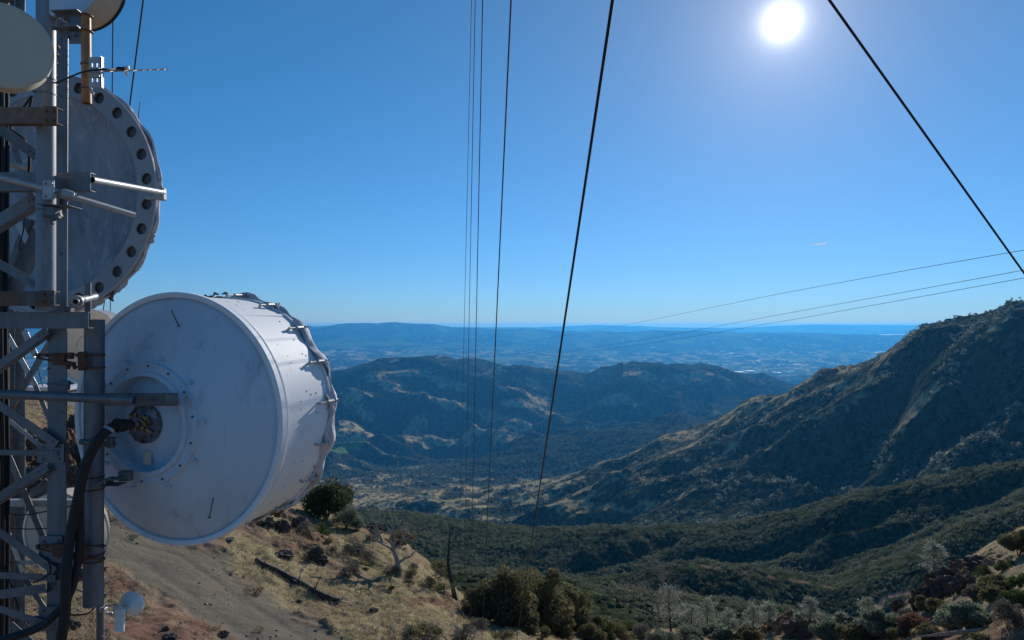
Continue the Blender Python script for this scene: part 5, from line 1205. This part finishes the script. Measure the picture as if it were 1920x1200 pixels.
# rock outcrops on the left slope
for i, (x, y, w_, h_, l) in enumerate([(528,992,34,20,'dark red outcrop just under the lower drum edge'),(560,985,30,18,'red outcrop right of the one under the drum edge'),(497,982,40,16,'flat dark rock at the drum edge'),(592,1040,30,16,'dark red outcrop in the middle of the left slope'),(602,1054,30,14,'low dark red rock below the middle outcrop'),(529,1046,44,14,'low grey brown rock left of the middle outcrop'),(700,990,40,14,'red rock on the skyline right of the oak'),(905,1154,34,14,'red brown rock under the left shrubs'),(430,1012,20,5,'band of grey rubble right of the drum foot'),(560,1130,14,7,'small dark stone above the lower end of the log'),(700,1146,18,8,'small dark stone on the open slope left of the dead branches'),(320,1196,30,9,'red stone at the bottom edge by the road'),(418,1192,24,10,'red brown stone beside the road at the bottom edge'),(310,1180,14,6,'small red stone above the bottom edge')]):
    rock('rock_outcrop', l, x, y, w_, h_, 150+i, 'rock' if i != 8 else 'rockgrey', 'rocks on the left slope')
# ground glimpsed through the tower
for i, (x, y, w_, h_) in enumerate([(140,800,26,30),(150,860,30,34),(40,850,60,40),(60,900,50,30),(135,900,24,30),(30,1100,50,30),(60,1175,50,24),(150,1080,30,16),(130,1180,36,20)]):
    rock('rock_outcrop', ['rock seen between tower leg and drum pipe, upper one','rock seen between tower leg and drum pipe, larger one','broad rock behind the tower braces on the slope','rock below the broad one behind the tower braces','rock seen just above the lower beige antenna','dark rock low behind the left braces','rock at the bottom left behind the braces','small red rock between tower foot and support pipe','reddish rock at the bottom edge beside the tower leg'][i], x, y, w_, h_, 170+i, group='rocks behind the tower')
sh = P(105, 726, 70); q = MB(); q.box((sh.x, sh.y, sh.z), (5.2, 4, 0.35), None, 0.05); shed = thing('flat_roof_hut', 'small hut with a pale flat roof seen through the tower', 'building', (sh.x, sh.y, sh.z-3)); q.build('roof', M['concrete_roof'], shed)
q = MB(); q.box((sh.x, sh.y, sh.z-1.6), (4.7, 3.5, 2.8), None, 0.02); q.build('wall', M['rockgrey'], shed); q = MB(); q.tube([(sh.x+1, sh.y-2.1, sh.z-3), (sh.x+1, sh.y-2.1, sh.z+2.6)], 0.06, 6); q.build('mast', M['galv_dark'], shed)

# --- right hillside
RB = [(1910,1042,64,56,'olive','large dark green bush at the right edge below the mountain'),(1848,1085,40,28,'green','round dark green bush right of the outcrop'),(1880,1070,34,24,'green','round dark green bush above the grassy patch near the right edge'),(1875,1108,70,30,'olive','broad low olive bush across the grassy patch'),(1862,1128,60,34,'olive','grey green bush below the grassy patch'),(1912,1100,46,32,'green','dark green bush at the right edge beside the grass'),(1905,1140,60,50,'green','big dark green bush at the right edge lower down'),(1830,1120,50,26,'greybush','grey bush right under the dark outcrop'),(1738,1146,60,30,'olive','dark olive bush at the foot of the outcrop'),(1760,1150,50,28,'olive','second olive bush at the foot of the outcrop'),(1815,1185,110,66,'sage','big pale sage shrub near the bottom right'),(1780,1178,60,44,'sage','pale sage shrub left of the big one'),(1890,1178,60,62,'greybush','tall grey twiggy bush at the lower right edge'),(1655,1196,90,52,'sage','pale shrub at the bottom edge below the dirt track'),(1610,1200,80,40,'olive','olive shrub at the bottom edge left of the pale shrub'),(1560,1200,80,40,'sage','grey green shrub at the bottom edge right of the rounded rock'),(1720,1180,70,34,'redbush','reddish dry bush in the middle of the lower right'),(1745,1198,60,30,'olive','dark bush at the bottom edge under the reddish bush'),(1842,1205,60,20,'olive','low dark bush at the very bottom right'),(1895,1062,20,14,'olive','small bush high on the grassy patch'),(1700,1160,40,20,'greybush','small grey bush left of the outcrop foot'),(1690,1196,50,26,'olive','olive bush at the bottom edge left of the big sage shrub'),(1400,1200,60,26,'olive','low olive shrub at the bottom edge between the grey pines'),(1345,1200,70,30,'sage','low sage shrub at the bottom edge under the grey pines')]
for i, (x, y, w_, h_, m, l) in enumerate(RB): shrub('hillside_shrub', l, 'bush', x, y, w_, h_, m, 200+i, 1.6, 'shrubs on the right hillside', y0=25, y1=110, leaf=0.065, nc=20, csz=0.36)
for i, (x, y, w_, h_, l) in enumerate([(1770,1118,64,44,'big dark outcrop under the silver pine'),(1808,1108,44,36,'dark outcrop right of the big one'),(1730,1138,46,40,'dark outcrop left of the big one'),(1745,1090,30,18,'small dark rock at the foot of the silver pine'),(1830,1060,50,20,'brown rocks on the skyline left of the large bush'),(1780,1084,50,22,'upper dark rock behind the big outcrop'),(1685,1140,30,22,'dark rock by the end of the dirt track'),(1395,1192,30,28,'dark rock at the bottom between two grey pines'),(1495,1190,60,30,'rounded brown rock with dry grass at the bottom edge'),(1200,1186,26,12,'dark red rock at the bottom right of the olive shrubs'),(1605,1176,50,20,'dark rocks behind the bottom shrubs')]):
    rock('rock_outcrop', l, x, y, w_, h_, 240+i, group='rocks on the right hillside', y0=25, y1=110, jag=0.45)
PN = [(1258,1186,86,70,'tallest grey pine at the bottom, right of the olive shrubs'),(1296,1188,52,50,'short grey pine right beside the tallest one'),(1326,1190,64,56,'grey pine second to the right of the tallest one'),(1365,1200,54,48,'low grey pine in the middle of the bottom row'),(1412,1192,58,44,'thin grey pine with a dark trunk near the dark rock'),(1442,1180,50,44,'grey pine right of the thin dark trunked one'),(1521,1172,50,46,'grey pine on top of the rounded brown rock'),(1628,1166,44,44,'grey pine left of the dirt track loop'),(1576,1178,30,30,'small grey pine between rounded rock and track'),(1500,1178,30,34,'small pale pine left of the one on the rounded rock')]
for i, (x, y, h_, w_, l) in enumerate(PN): wispy('grey_pine', l, x, y, h_, w_, 'pine', 260+i, 'grey pines along the bottom', y0=30, y1=112, leaf=0.062, dens=0.6)
wispy('grey_pine', 'silvery pine with a fan of limbs standing on the dark outcrop', 1752, 1084, 66, 56, 'pine', 281, None, 'bark', 0.8, 30, 110, leaf=0.07, bare=0.1)
g = G(1810, 1196, 20, 90)
if g: 
    q = MB(); c = Vector((g[0], g[1], g[2]+0.12)); q.tube([c+Vector((-2.6, 0.2, -0.15)), c+Vector((-1.2, 0, 0.1)), c+Vector((0.3, 0, 0.25)), c+Vector((2.2, 0.3, 0.35)), c+Vector((3.4, 0.3, 0.3))], [0.03, 0.10, 0.13, 0.11, 0.06], 8)
    for k in range(5): q.tube([c+Vector((-1.5+k*0.8, 0, 0.1)), c+Vector((-1.9+k*0.8, -0.1, 0.35)), c+Vector((-2.2+k*0.8, -0.2, 0.38))], [0.04, 0.03, 0.01], 5)
    tag(q.build('fallen_branch', M['deadwood'], None, True), 'pale fallen branch lying at the bottom right edge', 'branch')

# ------------------------------------------------------------------ ground cover nobody could count
def scatter_px(n, x0, x1, ya, yb, seed, y1=105):
    """random plan points over the near hillside"""
    rs = np.random.RandomState(seed); Y = np.exp(rs.uniform(math.log(ya), math.log(yb), n)); px = rs.uniform(x0, x1, n); return (px-960)/F*Y, Y, px, rs
# dry grass
X, Y, pxs, rs = scatter_px(60000, -40, 2000, 20, 80, 301)
Zs = terrain(X, Y); rd = road_mask(X, Y); pyy = HY-F*Zs/Y
keep = (rd < 0.25) & (fbm(X/5, Y/5, 4, 501)+0.3*rs.uniform(-1, 1, len(X)) > -0.30) & (pyy < 1230)
X, Y, Zs = X[keep], Y[keep], Zs[keep]; n = len(X); print('grass', n)
nb = 5; c = np.repeat(np.stack([X, Y, Zs], 1), nb, 0)+rs.normal(size=(n*nb, 3))*np.array([0.10, 0.10, 0]); a = rs.uniform(0, 2*np.pi, n*nb); hgt = rs.uniform(0.06, 0.20, n*nb)
wv = np.stack([np.cos(a), np.sin(a), np.zeros_like(a)], 1)*0.014; tipv = np.stack([rs.normal(size=n*nb)*0.06, rs.normal(size=n*nb)*0.06, hgt], 1)
V = np.stack([c-wv, c+wv, c+tipv], 1).reshape(-1, 3); o = mesh_np('dry_grass', V, np.arange(len(V)).reshape(-1, 3), M['drygrass'], None, False, local=True); o['kind'] = 'stuff'
# stones
ICO = np.array([(0,0,1),(0.89,0,0.45),(0.28,0.85,0.45),(-0.72,0.53,0.45),(-0.72,-0.53,0.45),(0.28,-0.85,0.45),(0.72,0.53,-0.45),(-0.28,0.85,-0.45),(-0.89,0,-0.45),(-0.28,-0.85,-0.45),(0.72,-0.53,-0.45),(0,0,-1)])
ICF = np.array([(0,1,2),(0,2,3),(0,3,4),(0,4,5),(0,5,1),(1,6,2),(2,6,7),(2,7,3),(3,7,8),(3,8,4),(4,8,9),(4,9,5),(5,9,10),(5,10,1),(1,10,6),(6,11,7),(7,11,8),(8,11,9),(9,11,10),(10,11,6)])
def blobs(name, X, Y, Z, s, rs, mat, sq=0.6, jit=0.35, kind='stuff'):
    n = len(X); V = ICO[None]*(1+jit*rs.uniform(-1, 1, (n, 12, 1)))*np.stack([s*rs.uniform(0.7, 1.4, n), s*rs.uniform(0.7, 1.4, n), s*sq*rs.uniform(0.7, 1.3, n)], 1)[:, None]+np.stack([X, Y, Z], 1)[:, None]
    Fc = (ICF[None]+12*np.arange(n)[:, None, None]).reshape(-1, 3); o = mesh_np(name, V.reshape(-1, 3), Fc, mat, None, False, local=True); o['kind'] = kind; return o
X, Y, pxs, rs = scatter_px(16000, -40, 2000, 20, 75, 311); Zs = terrain(X, Y); cl = fbm(X/3, Y/3, 3, 312)+0.35*(1-road_mask(X, Y))-0.15
keep = cl+0.4*rs.uniform(-1, 1, len(X)) > 0.18; X, Y, Zs = X[keep], Y[keep], Zs[keep]; s = 0.018+0.06*rs.uniform(0, 1, len(X))**4+0.015*rs.uniform(size=len(X))
blobs('loose_stones', X, Y, Zs+s*0.2, s, rs, M['stone'] if 'stone' in M else M.setdefault('stone', paint('loose_stone', (0.26, 0.21, 0.17), (0.15, 0.10, 0.08), 0.8, 0.9, bs=0.3)))
# chaparral on the slopes below: clumps of leaf faces
def brush(name, n, ya, yb, x0, x1, size, nl, seed, mat, pmax=None, dens=None, hsc=0.75, lf=0.17):
    rs = np.random.RandomState(seed); Y = np.sqrt(rs.uniform(ya**2, yb**2, n)) if False else np.exp(rs.uniform(math.log(ya), math.log(yb), n)); px = rs.uniform(x0, x1, n); X = (px-960)/F*Y
    h, gm = terrain(X, Y, True); g_, b_, _ = cover(X, Y, h, gm); py = HY-F*h/Y
    k = (g_ < 0.4) & (b_ < 0.15) & (py < 1260)
    if dens is not None: k &= dens(X, Y, px, py) > rs.uniform(size=n)
    X, Y, h = X[k], Y[k], h[k]; m = len(X); sz = size*(0.45+1.3*rs.uniform(0, 1, m)**2.2)*(0.6+0.8*smst(fbm(X/25, Y/25, 2, seed), -0.4, 0.5)); print(name, m)
    d = rs.normal(size=(m, nl, 3)); d /= np.linalg.norm(d, axis=2)[..., None]; d[..., 2] = np.abs(d[..., 2]); r = rs.uniform(0.55, 1.0, (m, nl, 1))
    c = d*r*sz[:, None, None]*np.array([0.55, 0.55, hsc])+np.stack([X, Y, h+0.10*sz], 1)[:, None]
    V, Fc = rand_quads(c.reshape(-1, 3), np.repeat(sz, nl)*lf, rs, aspect=1.25, tri=True)
    o = mesh_np(name, V, Fc, mat, None, False, local=True); o['kind'] = 'stuff'; return o
M['chap'] = leafmat('chaparral_foliage', (0.090, 0.102, 0.066), (0.145, 0.152, 0.100), (0.22, 0.222, 0.165), 0.42)
M['chap2'] = leafmat('grey_green_trees', (0.15, 0.175, 0.13), (0.08, 0.10, 0.065), (0.30, 0.31, 0.26), 0.4)
brush('chaparral', 7000, 108, 200, 640, 2100, 1.25, 70, 400, M['chap'], lf=0.10)
brush('chaparral', 24000, 195, 420, 640, 2100, 1.5, 26, 401, M['chap'])
brush('chaparral', 34000, 400, 820, 600, 2100, 2.2, 18, 402, M['chap'])
brush('mountain_trees', 60000, 800, 2600, 600, 2100, 5.0, 14, 403, M['chap2'], dens=lambda X, Y, px, py: smst(fbm(X/70, Y/110, 3, 404), -0.25, 0.25), hsc=1.0, lf=0.27)
brush('valley_trees', 14000, 2400, 4200, 560, 1500, 7.5, 14, 405, M['chap'], dens=lambda X, Y, px, py: smst(fbm(X/150, Y/200, 3, 406), -0.3, 0.2), hsc=0.8, lf=0.25)
rs = np.random.RandomState(450); Y = np.exp(rs.uniform(math.log(22), math.log(58), 2600)); px = rs.uniform(330, 1010, 2600); X = (px-960)/F*Y; Zs = terrain(X, Y); k = (fbm(X/4, Y/4, 3, 451)+0.5*rs.uniform(-1, 1, 2600) > 0.25) & (road_mask(X, Y) < 0.2); X, Y, Zs = X[k], Y[k], Zs[k]; m = len(X); nl = 40; sz = rs.uniform(0.10, 0.34, m)
d = rs.normal(size=(m, nl, 3)); d /= np.linalg.norm(d, axis=2)[..., None]; d[..., 2] = np.abs(d[..., 2]); V, Fc = rand_quads((d*rs.uniform(0.2, 1, (m, nl, 1))*sz[:, None, None]*np.array([1, 1, 0.7])+np.stack([X, Y, Zs], 1)[:, None]).reshape(-1, 3), np.repeat(sz, nl)*0.09, rs, aspect=2.4, tri=True)
o = mesh_np('dry_scrub', V, Fc, M['greybush'], None, False, local=True); o['kind'] = 'stuff'
# towns on the plain: pale roofs nobody could count, and low woods along the streams
rs = np.random.RandomState(500); n = 2600; Y = rs.uniform(11500, 21000, n); px = rs.uniform(560, 1720, n); X = (px-960)/F*Y; tn_ = fbm(X/1800, Y/2600, 3, 501)
k = tn_+0.5*smst(px, 1000, 1300) > 0.35; X, Y = X[k], Y[k]; Zs = terrain(X, Y); m = len(X); s = rs.uniform(8, 22, m)*(1+3.2*(rs.uniform(size=m) > 0.94)); bx = np.array([(x, y, z) for x in (-1, 1) for y in (-1, 1) for z in (0, 1)])
V = bx[None]*np.stack([s*1.3, s, np.full(m, 7.0)], 1)[:, None]+np.stack([X, Y, Zs], 1)[:, None]; Fb = np.array([(0,1,3,2),(4,6,7,5),(0,4,5,1),(2,3,7,6),(1,5,7,3)])
o = mesh_np('distant_town', V.reshape(-1, 3), (Fb[None]+8*np.arange(m)[:, None, None]).reshape(-1, 4), M['townwall'], None, False, local=True); o['kind'] = 'stuff'
# the crags on the mountain crest
for i, (x, y, w_, h_, l) in enumerate([(1891,575,13,12,'pointed crag on the crest of the mountain at the right'),(1735,616,20,9,'blocky crag at the shoulder of the mountain crest'),(1752,613,16,8,'low crag right of the blocky shoulder crag'),(1782,607,22,8,'long low crag in the middle of the crest'),(1800,603,14,7,'small crag right of the long low one'),(1842,595,14,6,'small crag left of the pointed one'),(1912,571,22,7,'low crag right of the pointed one'),(1718,623,12,6,'lowest little crag on the left of the crest')]):
    Yc = float(np.interp((x-960)/F, UG, LY[10])); Xc = (x-960)/F*Yc; rock('mountain_crag', l, x, y, w_, h_, 300+i, at=(Xc, Yc, gz(Xc, Yc)-1.0), group='crags on the mountain crest', jag=0.5)
# ------------------------------------------------------------------ haze
hm = bpy.data.materials.new('haze'); hm.use_nodes = True; nt = hm.node_tree; nt.nodes.clear()
pv = nt.nodes.new('ShaderNodeVolumePrincipled'); oo = nt.nodes.new('ShaderNodeOutputMaterial'); nt.links.new(pv.outputs[0], oo.inputs['Volume'])
pv.inputs['Color'].default_value = (0.07, 0.43, 1.0, 1); pv.inputs['Absorption Color'].default_value = (0.09, 0.10, 1, 1)
pv.inputs['Density'].default_value = 3.9e-5; pv.inputs['Anisotropy'].default_value = 0.38
o = MB().box((0, 21500, -472), (110000, 43400, 1056)).build('haze', hm); o['kind'] = 'stuff'
